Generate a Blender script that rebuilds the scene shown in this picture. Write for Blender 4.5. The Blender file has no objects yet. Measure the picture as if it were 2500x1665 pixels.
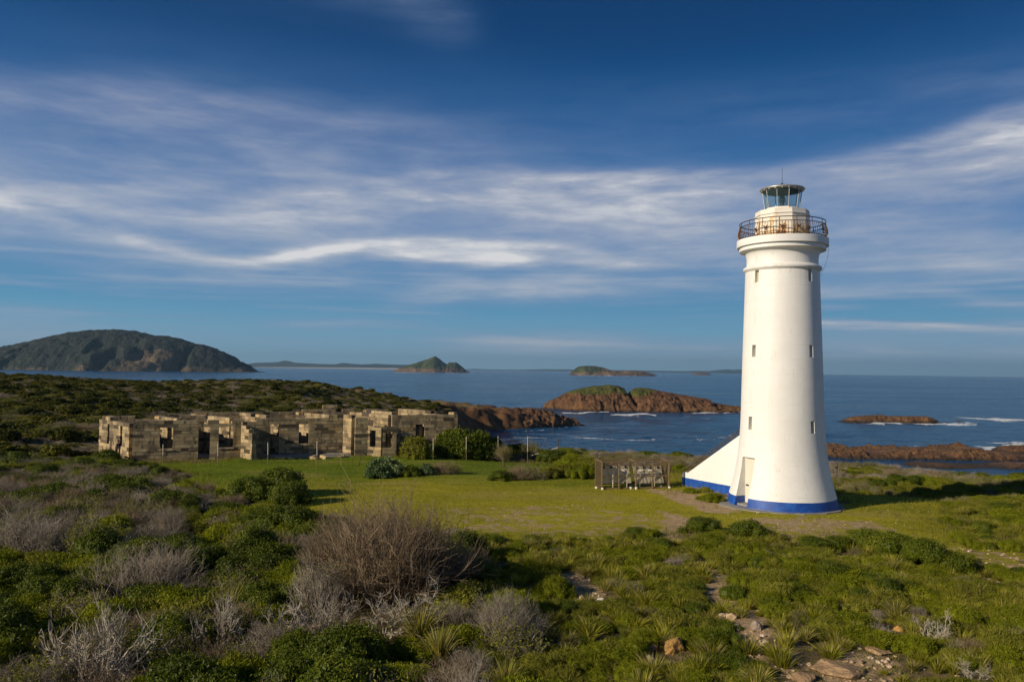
import bpy, bmesh, math, random
import numpy as np
from mathutils import Vector, Matrix, Euler
R = math.radians
random.seed(7)
rng = np.random.default_rng(7)
SC = bpy.context.scene
COL = SC.collection

# ------------------------------------------------------------------ camera
CZ = 25.35                       # eye height above the sea
F = 1899.0                       # focal length in pixels of the 2500 px photograph
cam_d = bpy.data.cameras.new('camera')
cam = bpy.data.objects.new('camera', cam_d); COL.objects.link(cam)
cam_d.sensor_width = 36.0; cam_d.lens = 36.0*F/2500.0
cam_d.clip_start = 0.5; cam_d.clip_end = 120000
CROT = Matrix.Rotation(R(90+2.10), 3, 'X') @ Matrix.Rotation(0.0135, 3, 'Z')
cam.matrix_world = Matrix.Translation((0, 0, CZ)) @ CROT.to_4x4()
SC.camera = cam
K = 2500.0/2354.0                # my picture measurements are in a 2354 px wide copy

def ray(px, py):
    px *= K; py *= K
    d = CROT @ Vector(((px-1250)/F, -(py-832.5)/F, -1.0))
    return d
def G(px, py, z=17.0):           # point of the picture on the level z
    d = ray(px, py); t = (z-CZ)/d.z
    return Vector((d.x*t, d.y*t, z))
def D(px, py, Y):                # point of the picture at distance Y
    d = ray(px, py); t = Y/d.y
    return Vector((d.x*t, Y, CZ+d.z*t))
CI = np.array(CROT.inverted())
def proj(x, y, z):
    p = np.stack([x, y, z-CZ], -1) @ CI.T
    return (1250+F*p[..., 0]/-p[..., 2])/K, (832.5-F*p[..., 1]/-p[..., 2])/K

# ------------------------------------------------------------------ light
SUN_EL, SUN_AZ = R(23), R(-120)       # azimuth from +Y towards +X
sdir = Vector((math.sin(SUN_AZ)*math.cos(SUN_EL), math.cos(SUN_AZ)*math.cos(SUN_EL), math.sin(SUN_EL)))
sd_ = bpy.data.lights.new('sun', 'SUN'); sd_.energy = 3.9; sd_.angle = R(0.6); sd_.color = (1.0, 0.865, 0.67)
so = bpy.data.objects.new('sun', sd_); COL.objects.link(so)
so.rotation_euler = sdir.to_track_quat('Z', 'Y').to_euler()
SC.view_settings.view_transform = 'Standard'; SC.view_settings.look = 'None'
SC.view_settings.gamma = 1; SC.view_settings.use_curve_mapping = False
SC.view_settings.exposure = 0.28

# ------------------------------------------------------------------ node helper
class N:
    def __init__(s, tree): s.t = tree; s.n = tree.nodes; s.l = tree.links
    def link(s, a, b): s.l.new(a, b)
    def node(s, typ, **kw):
        n = s.n.new(typ)
        for k, v in kw.items(): setattr(n, k, v)
        return n
    def setin(s, sock, v):
        if isinstance(v, bpy.types.NodeSocket): s.l.new(v, sock)
        else: sock.default_value = v
    def math(s, op, a, b=None, c=None, clamp=False):
        n = s.node('ShaderNodeMath', operation=op, use_clamp=clamp)
        s.setin(n.inputs[0], a)
        if b is not None: s.setin(n.inputs[1], b)
        if c is not None: s.setin(n.inputs[2], c)
        return n.outputs[0]
    def mixc(s, f, a, b, mode='MIX'):
        n = s.node('ShaderNodeMix', data_type='RGBA', blend_type=mode)
        s.setin(n.inputs[0], f)
        for i, v in ((6, a), (7, b)):
            if not isinstance(v, bpy.types.NodeSocket) and len(v) == 3: v = (*v, 1)
            s.setin(n.inputs[i], v)
        return n.outputs[2]
    def noise(s, vec, scale, detail=4, rough=0.55, dist=0.0, out=0):
        n = s.node('ShaderNodeTexNoise'); s.l.new(vec, n.inputs['Vector'])
        n.inputs['Scale'].default_value = scale; n.inputs['Detail'].default_value = detail
        n.inputs['Roughness'].default_value = rough; n.inputs['Distortion'].default_value = dist
        return n.outputs[out]
    def ramp(s, fac, stops, interp='LINEAR'):
        n = s.node('ShaderNodeValToRGB'); n.color_ramp.interpolation = interp
        e = n.color_ramp.elements
        while len(e) > 1: e.remove(e[-1])
        e[0].position = stops[0][0]; e[0].color = (*stops[0][1], 1)
        for p, c in stops[1:]:
            q = e.new(p); q.color = (*c, 1)
        s.setin(n.inputs[0], fac); return n.outputs[0]
    def rng(s, v, a, b, c=0.0, d=1.0, smooth=True):
        n = s.node('ShaderNodeMapRange'); n.interpolation_type = 'SMOOTHSTEP' if smooth else 'LINEAR'
        s.setin(n.inputs[0], v)
        for i, x in enumerate((a, b, c, d)): s.setin(n.inputs[1+i], x)
        return n.outputs[0]
    def mapv(s, vec, scale=(1, 1, 1), rot=(0, 0, 0), loc=(0, 0, 0)):
        n = s.node('ShaderNodeMapping'); s.l.new(vec, n.inputs[0])
        n.inputs['Scale'].default_value = scale; n.inputs['Rotation'].default_value = rot; n.inputs['Location'].default_value = loc
        return n.outputs[0]
    def attr(s, name, out=2):
        n = s.node('ShaderNodeAttribute', attribute_name=name); return n.outputs[out]

def material(name):
    m = bpy.data.materials.new(name); m.use_nodes = True
    n = N(m.node_tree); m.node_tree.nodes.clear()
    out = n.node('ShaderNodeOutputMaterial'); bs = n.node('ShaderNodeBsdfPrincipled')
    n.link(bs.outputs[0], out.inputs[0]); n.out = out; n.bs = bs
    return m, n
def bump(n, h, strength=0.3, dist=0.05, normal=None):
    b = n.node('ShaderNodeBump'); b.inputs['Strength'].default_value = strength; b.inputs['Distance'].default_value = dist
    n.link(h, b.inputs['Height'])
    if normal is not None: n.link(normal, b.inputs['Normal'])
    n.link(b.outputs[0], n.bs.inputs['Normal']); return b.outputs[0]

# ------------------------------------------------------------------ sky
W = bpy.data.worlds.new('World'); SC.world = W; W.use_nodes = True
n = N(W.node_tree); W.node_tree.nodes.clear()
wo = n.node('ShaderNodeOutputWorld'); bg = n.node('ShaderNodeBackground'); n.link(bg.outputs[0], wo.inputs[0])
tc = n.node('ShaderNodeTexCoord').outputs['Generated']
sep = n.node('ShaderNodeSeparateXYZ'); n.link(tc, sep.inputs[0])
az = n.math('ARCTAN2', sep.outputs[0], sep.outputs[1])
el = n.math('ARCSINE', sep.outputs[2])
AZ0, AZ1, EL1 = -0.66, 0.66, 0.60
azn = n.rng(az, AZ0, AZ1, smooth=False)
sky = n.node('ShaderNodeTexSky', sky_type='NISHITA'); sky.sun_disc = False
sky.sun_elevation = SUN_EL; sky.sun_rotation = SUN_AZ; sky.air_density = 1.0; sky.dust_density = 0.3; sky.ozone_density = 4.0
grade = n.ramp(n.rng(el, -0.02, 1.4, smooth=False), [
    (0.0, (.24, .41, .50)), (0.03, (.17, .35, .47)), (0.075, (.055, .23, .40)), (0.14, (.012, .14, .35)),
    (0.22, (.003, .074, .235)), (0.30, (.001, .038, .135)), (0.40, (.001, .017, .070)), (0.7, (.006, .034, .11)), (1.0, (.006, .03, .10))])
skyc = n.mixc(0.03, grade, n.mixc(1.0, sky.outputs[0], (0.05, 0.05, 0.05), 'MULTIPLY'))
# cirrus: streaky noise in direction space, gathered into long bands
comb = n.node('ShaderNodeCombineXYZ'); n.link(az, comb.inputs[0]); n.link(el, comb.inputs[1])
cv = comb.outputs[0]
warp = n.noise(n.mapv(cv, (2.2, 7, 1)), 1.0, 3, 0.5)
warp2 = n.noise(n.mapv(cv, (9, 40, 1), (0, 0, 0.05)), 1.0, 4, 0.6)
wob = n.math('ADD', n.math('MULTIPLY', n.math('SUBTRACT', warp, 0.5), 0.028), n.math('MULTIPLY', n.math('SUBTRACT', warp2, 0.5), 0.012))
fibre = n.noise(n.mapv(cv, (6, 38, 1), (0, 0, 0.10)), 1.0, 7, 0.62, 0.35)
veil = n.noise(n.mapv(cv, (3.0, 10, 1), (0, 0, -0.12), (3.1, 1.7, 0)), 1.0, 5, 0.55, 0.1)
streak = n.noise(n.mapv(cv, (3.2, 70, 1), (0, 0, -.015), (1.3, .7, 0)), 1.0, 5, .6, .2)
elw = n.math('ADD', el, wob)
def pt_azel(px, py):
    d = ray(px, py).normalized()
    return math.atan2(d.x, d.y), math.asin(d.z)
def fcurve(pts, scale, offs=0.0):
    c = n.node('ShaderNodeFloatCurve'); n.link(azn, c.inputs['Value'])
    cu = c.mapping.curves[0]
    while len(cu.points) > 2: cu.points.remove(cu.points[1])
    P = sorted((min(1, max(0, (a-AZ0)/(AZ1-AZ0))), min(1, max(0, (v+offs)/scale))) for a, v in pts)
    if P[0][0] > 0.001: P.insert(0, (0, P[0][1]))
    if P[-1][0] < 0.999: P.append((1, P[-1][1]))
    cu.points[0].location = P[0]; cu.points[1].location = P[-1]
    for p in P[1:-1]: cu.points.new(*p)
    c.mapping.update()
    return n.math('SUBTRACT', n.math('MULTIPLY', c.outputs[0], scale), offs)
# each band: centre line in picture measurements, strengths along it, half width above / below (pixels), fibre share
bands = [
    ([(-20, 340, .40), (300, 350, .46), (700, 390, .46), (1100, 430, .36), (1500, 450, .25), (1900, 450, .2)], 150, 150, .3),
    ([(300, 500, .10), (700, 452, .30), (1000, 412, .50), (1250, 408, .58), (1600, 412, .58), (1900, 385, .55), (2100, 340, .55), (2354, 265, .66)], 20, 105, .6),
    ([(-20, 470, .38), (200, 530, .5), (400, 578, .62), (560, 600, .62), (700, 580, .95), (900, 560, 1.0), (1100, 562, .75), (1300, 570, .85), (1420, 590, .35), (1560, 600, .0)], 14, 18, .4),
    ([(600, 640, .0), (800, 590, .35), (1000, 590, .92), (1200, 598, .97), (1400, 600, .85), (1550, 606, .32), (1800, 612, .1)], 14, 14, .5),
    ([(-20, 500, .30), (300, 600, .35), (700, 640, .35), (1000, 640, .30), (1400, 640, .28), (1800, 640, .2)], 60, 60, .4),
    ([(800, 690, .0), (1000, 680, .45), (1300, 665, .50), (1500, 660, .34), (1700, 660, .0)], 28, 28, .4),
    ([(1700, 740, .0), (1900, 746, .62), (2100, 750, .60), (2354, 756, .55)], 8, 16, .5),
    ([(1700, 670, .1), (1900, 664, .50), (2150, 668, .42), (2354, 700, .3)], 20, 22, .4),
    ([(1200, 500, .35), (1500, 500, .40), (1900, 470, .42), (2150, 425, .45), (2354, 385, .45)], 45, 75, .45),
    ([(1500, 560, .2), (1900, 585, .36), (2354, 590, .42)], 55, 50, .3),
    ([(-20, 708, .5), (120, 714, .35), (300, 722, .12), (400, 730, .0)], 10, 12, .6),
    ([(-20, 780, .32), (150, 778, .25), (350, 780, .1)], 30, 30, .5),
    ([(500, 735, .0), (700, 738, .40), (950, 745, .32), (1100, 750, .0)], 13, 13, .5),
    ([(850, 800, .05), (1150, 790, .42), (1400, 796, .48), (1600, 815, .42), (1800, 820, .2)], 26, 40, .3),
    ([(1100, 300, .0), (1500, 270, .10), (1900, 250, .14), (2354, 180, .20)], 60, 60, .7),
    ([(-20, 185, .30), (300, 205, .28), (600, 250, .20), (900, 290, .15), (1200, 300, .0)], 28, 60, .5),
    ([(850, -20, .15), (1000, 30, .22), (1150, 60, .0)], 50, 50, .7),
    ([(1700, 800, .2), (2100, 800, .40), (2354, 805, .40)], 34, 50, .2),
]
tot = None
for pts, up, dn, fs in bands:
    pe = [(*pt_azel(x, y), s) for x, y, s in pts]
    cen = fcurve([(a, e) for a, e, s in pe], EL1)
    st = fcurve([(a, s) for a, e, s in pe], 1.0)
    dlt = n.math('SUBTRACT', elw, cen)
    isup = n.math('GREATER_THAN', dlt, 0.0)
    wid = n.math('ADD', n.math('MULTIPLY', isup, (up-dn)*K/F), dn*K/F)
    q = n.math('DIVIDE', dlt, wid)
    g = n.math('EXPONENT', n.math('MULTIPLY', n.math('MULTIPLY', q, q), -0.8))
    fb = n.rng(fibre, 0.28, 0.70, 1.0-fs*0.80, 1.0+fs*0.42, smooth=False)
    m_ = n.math('MULTIPLY', n.math('MULTIPLY', g, n.math('MULTIPLY', st, 1.15)), fb)
    inv = n.math('SUBTRACT', 1.0, n.math('MINIMUM', m_, 0.97))
    tot = inv if tot is None else n.math('MULTIPLY', tot, inv)
bandm = n.math('SUBTRACT', 1.0, tot)
gen = n.math('MULTIPLY', n.math('MULTIPLY', n.rng(veil, 0.50, 0.78), 0.13), n.rng(el, 0.40, 0.22, 0.35, 1.0))
brk = n.rng(n.noise(n.mapv(cv, (4.5, 20, 1), (0, 0, .06), (7.1, 2.2, 0)), 1.0, 6, .62, .2), .36, .66, .82, 1.14)
bandm = n.math('MULTIPLY', bandm, brk)
lows = n.math('MULTIPLY', n.math('MULTIPLY', n.rng(streak, .44, .72), .42), n.math('MULTIPLY', n.rng(el, .004, .03), n.rng(el, .10, .20, 1.0, 0.0)))
gen = n.math('ADD', gen, lows)
cm = n.math('MAXIMUM', n.math('ADD', bandm, n.math('MULTIPLY', gen, n.math('SUBTRACT', 1.0, bandm))), 0.0, clamp=True)
cloudc = n.ramp(cm, [(0.0, (.095, .19, .35)), (0.45, (.24, .29, .42)), (0.75, (.39, .41, .475)), (1.0, (.60, .60, .61))])
n.link(n.mixc(cm, skyc, cloudc), bg.inputs[0]); bg.inputs[1].default_value = 1.0

# ------------------------------------------------------------------ numpy noise
def _h(ix, iy, seed):
    ix = ix.astype(np.int64); iy = iy.astype(np.int64)
    v = (ix*374761393 + iy*668265263 + seed*974711) & 0x7fffffff
    v = ((v ^ (v >> 13))*1274126177) & 0x7fffffff
    v = ((v ^ (v >> 16))*1911520717) & 0x7fffffff
    return (v & 0xffff)/65535.0
def vnoise(x, y, seed=0):
    x = np.asarray(x, float); y = np.asarray(y, float)
    ix = np.floor(x); iy = np.floor(y); fx = x-ix; fy = y-iy
    fx = fx*fx*(3-2*fx); fy = fy*fy*(3-2*fy)
    a = _h(ix, iy, seed); b = _h(ix+1, iy, seed); c = _h(ix, iy+1, seed); d = _h(ix+1, iy+1, seed)
    return (a*(1-fx)+b*fx)*(1-fy)+(c*(1-fx)+d*fx)*fy
def fbm(x, y, oct=4, seed=0, gain=0.5, ridged=False):
    t = 0; a = 1; s = 0
    for o in range(oct):
        v = vnoise(x*2**o+o*17.3, y*2**o-o*9.1, seed+o)
        if ridged: v = 1-abs(2*v-1)
        t = t+a*v; s += a; a *= gain
    return t/s
def sstep(a, b, x):
    t = np.clip((x-a)/(b-a), 0, 1); return t*t*(3-2*t)
def inpoly(px, py, poly):
    r = np.zeros(np.shape(px), bool); j = len(poly)-1
    for i in range(len(poly)):
        xi, yi = poly[i]; xj, yj = poly[j]
        c = ((yi > py) != (yj > py)) & (px < (xj-xi)*(py-yi)/((yj-yi) or 1e-9)+xi)
        r ^= c; j = i
    return r
def sdpoly(px, py, poly):       # >0 inside
    d = np.full(np.shape(px), 1e9); j = len(poly)-1
    for i in range(len(poly)):
        ax, ay = poly[j]; bx, by = poly[i]; ex, ey = bx-ax, by-ay
        t = np.clip(((px-ax)*ex+(py-ay)*ey)/(ex*ex+ey*ey), 0, 1)
        d = np.minimum(d, np.hypot(px-ax-t*ex, py-ay-t*ey)); j = i
    return np.where(inpoly(px, py, poly), d, -d)

# ------------------------------------------------------------------ mesh helpers
def npmesh(name, V, Fc, mats, mi=None, smooth=False, attrs=None, uv=None):
    """V (n,3); Fc (m,k) one face size; attrs {name: (domain, values)}"""
    me = bpy.data.meshes.new(name)
    V = np.asarray(V, np.float32); Fc = np.asarray(Fc, np.int32); k = Fc.shape[1]; m = len(Fc)
    me.vertices.add(len(V)); me.vertices.foreach_set('co', V.ravel())
    me.loops.add(m*k); me.loops.foreach_set('vertex_index', Fc.ravel())
    me.polygons.add(m); me.polygons.foreach_set('loop_start', np.arange(0, m*k, k, dtype=np.int32))
    if mi is not None: me.polygons.foreach_set('material_index', np.asarray(mi, np.int32))
    me.polygons.foreach_set('use_smooth', np.full(m, smooth))
    me.update(calc_edges=True)
    for mt in (mats if isinstance(mats, (list, tuple)) else [mats]): me.materials.append(mt)
    if attrs:
        for nm, (dom, val) in attrs.items():
            a = me.attributes.new(nm, 'FLOAT', dom); a.data.foreach_set('value', np.asarray(val, np.float32).ravel())
    if uv is not None:
        u = me.uv_layers.new(name='UVMap'); u.data.foreach_set('uv', np.asarray(uv, np.float32).ravel())
    return me
def mobj(name, me, parent=None, label=None, cat=None, group=None, kind=None, loc=None, rot=None, scale=None):
    o = bpy.data.objects.new(name, me); COL.objects.link(o)
    if parent is not None: o.parent = parent
    if loc is not None: o.location = loc
    if rot is not None: o.rotation_euler = rot
    if scale is not None: o.scale = scale
    if label: o['label'] = label
    if cat: o['category'] = cat
    if group: o['group'] = group
    if kind: o['kind'] = kind
    return o
def thing(name, label, cat, loc=(0, 0, 0), rz=0, group=None):
    return mobj(name, None, None, label, cat, group, None, loc, (0, 0, rz))
class MB:                         # collects quads / tris with per-face material and value
    def __init__(s): s.v = []; s.f = []; s.m = []; s.a = []
    def box(s, x0, x1, y0, y1, z0, z1, M=None, mi=0, a=0.5):
        b = len(s.v)
        P = [Vector((x, y, z)) for z in (z0, z1) for x, y in ((x0, y0), (x1, y0), (x1, y1), (x0, y1))]
        if M is not None: P = [M @ p for p in P]
        s.v += [tuple(p) for p in P]
        for q in ((3, 2, 1, 0), (4, 5, 6, 7), (0, 1, 5, 4), (1, 2, 6, 5), (2, 3, 7, 6), (3, 0, 4, 7)):
            s.f.append(tuple(b+i for i in q)); s.m.append(mi); s.a.append(a)
    def tube(s, pts, radii, k=6, mi=0, a=0.5, cap=True, closed=False):
        if not hasattr(radii, '__len__'): radii = [radii]*len(pts)
        pts = [Vector(p) for p in pts]; b = len(s.v); L = len(pts)
        ref = Vector((0, 0, 1))
        for i, p in enumerate(pts):
            if closed: t = pts[(i+1) % L]-pts[i-1]
            else: t = pts[min(i+1, L-1)]-pts[max(i-1, 0)]
            t = t.normalized() if t.length > 1e-9 else Vector((0, 0, 1))
            r = ref if abs(t.dot(ref)) < 0.95 else Vector((1, 0, 0))
            x = t.cross(r).normalized(); y = t.cross(x)
            for j in range(k):
                an = 2*math.pi*j/k
                s.v.append(tuple(p+(x*math.cos(an)+y*math.sin(an))*radii[i]))
        for i in range(L if closed else L-1):
            i2 = (i+1) % L
            for j in range(k):
                j2 = (j+1) % k
                s.f.append((b+i*k+j, b+i*k+j2, b+i2*k+j2, b+i2*k+j)); s.m.append(mi); s.a.append(a)
        if cap and not closed:
            s.f.append(tuple(b+j for j in reversed(range(k)))); s.m.append(mi); s.a.append(a)
            s.f.append(tuple(b+(L-1)*k+j for j in range(k))); s.m.append(mi); s.a.append(a)
    def lathe(s, prof, k=64, mi=0, a=0.5, close=True, cx=0, cy=0):
        b = len(s.v); L = len(prof)
        for r, z in prof:
            for j in range(k):
                an = 2*math.pi*j/k; s.v.append((cx+r*math.cos(an), cy+r*math.sin(an), z))
        for i in range(L-1):
            for j in range(k):
                j2 = (j+1) % k
                s.f.append((b+i*k+j, b+i*k+j2, b+(i+1)*k+j2, b+(i+1)*k+j)); s.m.append(mi); s.a.append(a)
        if close:
            s.f.append(tuple(b+j for j in reversed(range(k)))); s.m.append(mi); s.a.append(a)
            s.f.append(tuple(b+(L-1)*k+j for j in range(k))); s.m.append(mi); s.a.append(a)
    def mesh(s, name, mats, smooth=False, angle=None):
        me = bpy.data.meshes.new(name); me.from_pydata(s.v, [], s.f); me.update()
        for mt in (mats if isinstance(mats, (list, tuple)) else [mats]): me.materials.append(mt)
        me.polygons.foreach_set('material_index', s.m)
        at = me.attributes.new('var', 'FLOAT', 'FACE'); at.data.foreach_set('value', s.a)
        if smooth:
            me.polygons.foreach_set('use_smooth', [True]*len(s.f))
            if angle: 
                bm = bmesh.new(); bm.from_mesh(me)
                for e in bm.edges:
                    if len(e.link_faces) == 2 and e.calc_face_angle(0) > angle: e.smooth = False
                bm.to_mesh(me); bm.free()
        return me
    def build(s, name, mats, parent=None, smooth=False, angle=None, **kw):
        return mobj(name, s.mesh(name, mats, smooth, angle), parent, **kw)

# ------------------------------------------------------------------ materials
def mat_leaf(name, c_dark, c_mid, c_lite, trans=0.25, rough=0.5, scale=0.6, objvar=0.25, spec=0.35):
    m, n = material(name)
    pos = n.node('ShaderNodeNewGeometry').outputs['Position']
    big = n.noise(pos, scale, 3)
    var = n.attr('var'); oi = n.node('ShaderNodeObjectInfo').outputs['Random']
    t = n.math('ADD', n.math('MULTIPLY', var, 0.55), n.math('MULTIPLY', n.rng(big, 0.3, 0.7), 0.45-objvar*0.6))
    t = n.math('ADD', t, n.math('MULTIPLY', n.math('SUBTRACT', oi, 0.35), objvar), clamp=True)
    c = n.ramp(t, [(0.0, c_dark), (0.5, c_mid), (1.0, c_lite)])
    n.link(c, n.bs.inputs['Base Color']); n.bs.inputs['Roughness'].default_value = rough
    n.bs.inputs['Specular IOR Level'].default_value = spec
    if trans > 0:
        tr = n.node('ShaderNodeBsdfTranslucent'); n.link(n.mixc(1.0, c, (1.0, 1.15, 0.45), 'MULTIPLY'), tr.inputs[0])
        mx = n.node('ShaderNodeMixShader'); mx.inputs[0].default_value = trans
        n.link(n.bs.outputs[0], mx.inputs[1]); n.link(tr.outputs[0], mx.inputs[2]); n.link(mx.outputs[0], n.out.inputs[0])
    return m
def mat_plain(name, col, rough=0.6, metal=0.0, vary=0.15, scale=3.0, bumpd=0.0):
    m, n = material(name)
    tc = n.node('ShaderNodeTexCoord').outputs['Object']
    ns = n.noise(tc, scale, 5)
    n.link(n.mixc(ns, tuple(c*(1-vary) for c in col), tuple(min(1, c*(1+vary)) for c in col)), n.bs.inputs['Base Color'])
    n.bs.inputs['Roughness'].default_value = rough; n.bs.inputs['Metallic'].default_value = metal
    if bumpd: bump(n, n.noise(tc, scale*4, 6), 0.6, bumpd)
    return m

M = {}
M['leaf_dark'] = mat_leaf('dark_leaf', (.034, .048, .003), (.090, .116, .006), (.20, .215, .016), 0.22, 0.5, spec=.18)
M['leaf_green'] = mat_leaf('green_leaf', (.070, .088, .005), (.175, .195, .008), (.34, .33, .022), 0.28, 0.55, spec=.12)
M['leaf_olive'] = mat_leaf('olive_leaf', (.085, .085, .014), (.18, .18, .020), (.30, .28, .045), 0.22, 0.6, spec=.1)
M['leaf_silver'] = mat_leaf('silver_leaf', (.03, .06, .015), (.09, .14, .04), (.30, .34, .16), 0.2, 0.45)
M['leaf_hill'] = mat_leaf('hill_leaf', (.030, .035, .005), (.082, .082, .009), (.17, .155, .02), 0.15, 0.6, 0.05, 0.5, spec=.1)
M['blade'] = mat_leaf('blade_leaf', (.090, .095, .006), (.26, .25, .012), (.52, .46, .06), 0.28, 0.5, 0.5, 0.35, spec=.15)
M['blade_dry'] = mat_leaf('dry_blade', (.13, .10, .035), (.30, .25, .08), (.50, .42, .17), 0.2, 0.6, 0.5)
M['twig'] = mat_leaf('dry_twig', (.12, .098, .076), (.29, .245, .19), (.54, .46, .36), 0.0, 0.9, 0.7, 0.3, 0.1)
M['twig_brown'] = mat_leaf('brown_twig', (.10, .072, .045), (.25, .185, .118), (.46, .36, .235), 0.0, 0.9, 0.7, 0.2, 0.1)
M['deadwood'] = mat_leaf('dead_wood', (.18, .15, .12), (.38, .33, .26), (.62, .56, .47), 0.0, 0.85, 1.2, 0.2, 0.15)
M['bark'] = mat_plain('bark', (.10, .07, .045), 0.9, vary=.4, scale=6)

# white render paint with a blue band at the foot
def mat_white(name, band=None, dirt=1.0):
    m, n = material(name)
    pos = n.node('ShaderNodeTexCoord').outputs['Object']
    s = n.node('ShaderNodeSeparateXYZ'); n.link(pos, s.inputs[0])
    a = n.noise(pos, 0.7, 5, 0.6); streak = n.noise(n.mapv(pos, (2.2, 2.2, .35)), 1.0, 6, 0.65)
    course = n.noise(n.mapv(pos, (.5, .5, 9)), 1.0, 3, 0.6)
    c = n.mixc(n.rng(a, .35, .7), (.79, .775, .745), (.835, .825, .80))
    c = n.mixc(n.math('MULTIPLY', n.rng(streak, .55, .8), .30*dirt), c, (.66, .60, .50))
    c = n.mixc(n.math('MULTIPLY', n.rng(course, .5, .75), .12), c, (.70, .66, .58))
    lift = n.math('PINGPONG', s.outputs[2], .46); c = n.mixc(n.math('MULTIPLY', n.math('MULTIPLY', n.rng(lift, 0.0, .022, 1.0, 0.0), n.rng(a, .45, .62)), .40), c, (.50, .46, .38))
    und = n.math('MULTIPLY', n.rng(s.outputs[2], 12.5, 15.2), n.rng(s.outputs[2], 15.3, 15.0)); c = n.mixc(n.math('MULTIPLY', n.math('MULTIPLY', n.rng(streak, .46, .66), und), .35*dirt), c, (.50, .43, .32))
    # chips and lichen low on the wall
    sp = n.noise(pos, 9.0, 3, 0.7); sp2 = n.noise(pos, 0.8, 3, 0.5)
    low = n.rng(s.outputs[2], 0.6, 5.0, 1.0, 0.0)
    spots = n.math('MULTIPLY', n.math('MULTIPLY', n.rng(sp, .63, .70), n.rng(sp2, .40, .56)), n.math('MULTIPLY', low, .85*dirt))
    c = n.mixc(spots, c, (.33, .27, .19))
    big_ = n.noise(n.mapv(pos, (1, 1, .5)), 1.6, 6, .7); c = n.mixc(n.math('MULTIPLY', n.rng(big_, .62, .72), .35*dirt), c, (.50, .44, .33))
    drip = n.noise(n.mapv(pos, (7, 7, .22)), 1.0, 4, .6); c = n.mixc(n.math('MULTIPLY', n.math('MULTIPLY', n.rng(drip, .58, .72), n.rng(n.noise(pos, .5, 3), .45, .6)), .30*dirt), c, (.52, .46, .36))
    if band is not None:
        blue = n.mixc(n.rng(n.noise(pos, 2.5, 5, .6), .35, .75), (.006, .055, .30), (.012, .10, .42))
        edge = n.math('ADD', s.outputs[2], n.math('MULTIPLY', n.math('SUBTRACT', n.noise(pos, 3, 2), .5), .03))
        c = n.mixc(n.math('LESS_THAN', edge, band), c, blue)
        dust = n.math('MULTIPLY', n.rng(s.outputs[2], 0.0, 0.14, 1.0, 0.0), n.rng(n.noise(pos, 4, 4), .4, .6))
        c = n.mixc(n.math('MULTIPLY', dust, .6), c, (.30, .28, .24))
    n.link(c, n.bs.inputs['Base Color']); n.bs.inputs['Roughness'].default_value = 0.55
    h = n.math('ADD', n.math('MULTIPLY', n.noise(pos, 14, 6, .6), .5), n.math('MULTIPLY', n.noise(n.mapv(pos, (1.2, 1.2, 4)), 1.0, 4), 1.2))
    bump(n, h, 0.25, 0.035)
    return m
M['tower'] = mat_white('white_painted_render', 0.62)
M['white'] = mat_white('white_paint', None, 1.0)
m, n = material('rusty_white_paint')
pos = n.node('ShaderNodeTexCoord').outputs['Object']
s = n.node('ShaderNodeSeparateXYZ'); n.link(pos, s.inputs[0])
a = n.noise(n.mapv(pos, (1.6, 1.6, .7)), 1.0, 7, .68, .4); b = n.noise(n.mapv(pos, (5, 5, 1.2)), 1.0, 5, .7)
lowz = n.rng(s.outputs[2], 16.9, 18.75, 0.19, -0.02)
r1 = n.rng(n.math('ADD', n.math('ADD', n.math('MULTIPLY', a, .6), n.math('MULTIPLY', b, .4)), lowz), .56, .68)
c = n.mixc(n.math('MULTIPLY', r1, .75), (.80, .75, .66), (.72, .40, .07))
c = n.mixc(n.rng(n.math('ADD', n.math('ADD', n.math('MULTIPLY', a, .55), n.math('MULTIPLY', b, .45)), lowz), .66, .74), c, (.20, .07, .02))
n.link(c, n.bs.inputs['Base Color']); n.bs.inputs['Roughness'].default_value = .6; bump(n, a, .3, .02)
M['rusty'] = m
M['rail'] = mat_plain('rusty_rail', (.085, .040, .020), 0.6, 0.3, .5, 3)
M['rust_panel'] = mat_plain('rust_yellow', (.50, .30, .05), 0.7, 0.0, .4, 4)
M['dark'] = mat_plain('dark_ceiling', (.035, .036, .035), 0.7)
M['steel'] = mat_plain('grey_metal', (.42, .41, .38), 0.45, 0.6, .2)
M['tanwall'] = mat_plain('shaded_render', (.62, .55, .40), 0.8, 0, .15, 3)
M['door'] = mat_plain('cream_door', (.72, .68, .58), 0.45, 0, .05, 2)
M['black'] = mat_plain('black_metal', (.015, .014, .013), 0.5)
M['handrail'] = mat_plain('weathered_rail', (.10, .075, .05), 0.6, 0.2, .4)
M['orange'] = mat_plain('orange_stop', (.7, .25, .03), 0.6)
m, n = material('lantern_glass')
n.bs.inputs['Base Color'].default_value = (.22, .36, .40, 1); n.bs.inputs['Roughness'].default_value = .08
tr = n.node('ShaderNodeBsdfTransparent'); tr.inputs[0].default_value = (.66, .80, .85, 1)
mx = n.node('ShaderNodeMixShader'); mx.inputs[0].default_value = .10
n.link(tr.outputs[0], mx.inputs[1]); n.link(n.bs.outputs[0], mx.inputs[2]); n.link(mx.outputs[0], n.out.inputs[0])
M['glass'] = m
m, n = material('lens_glass'); n.bs.inputs['Base Color'].default_value = (.10, .13, .12, 1); n.bs.inputs['Roughness'].default_value = .12
n.bs.inputs['Metallic'].default_value = .6; M['lens'] = m
M['concrete'] = mat_plain('concrete', (.25, .235, .21), 0.9, 0, .3, 2.0, .01)
M['chalk'] = mat_plain('white_concrete', (.72, .68, .58), 0.9, 0, .2, 6)
M['weathered'] = mat_plain('weathered_timber', (.19, .13, .065), 0.85, 0, .4, 5)
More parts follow.
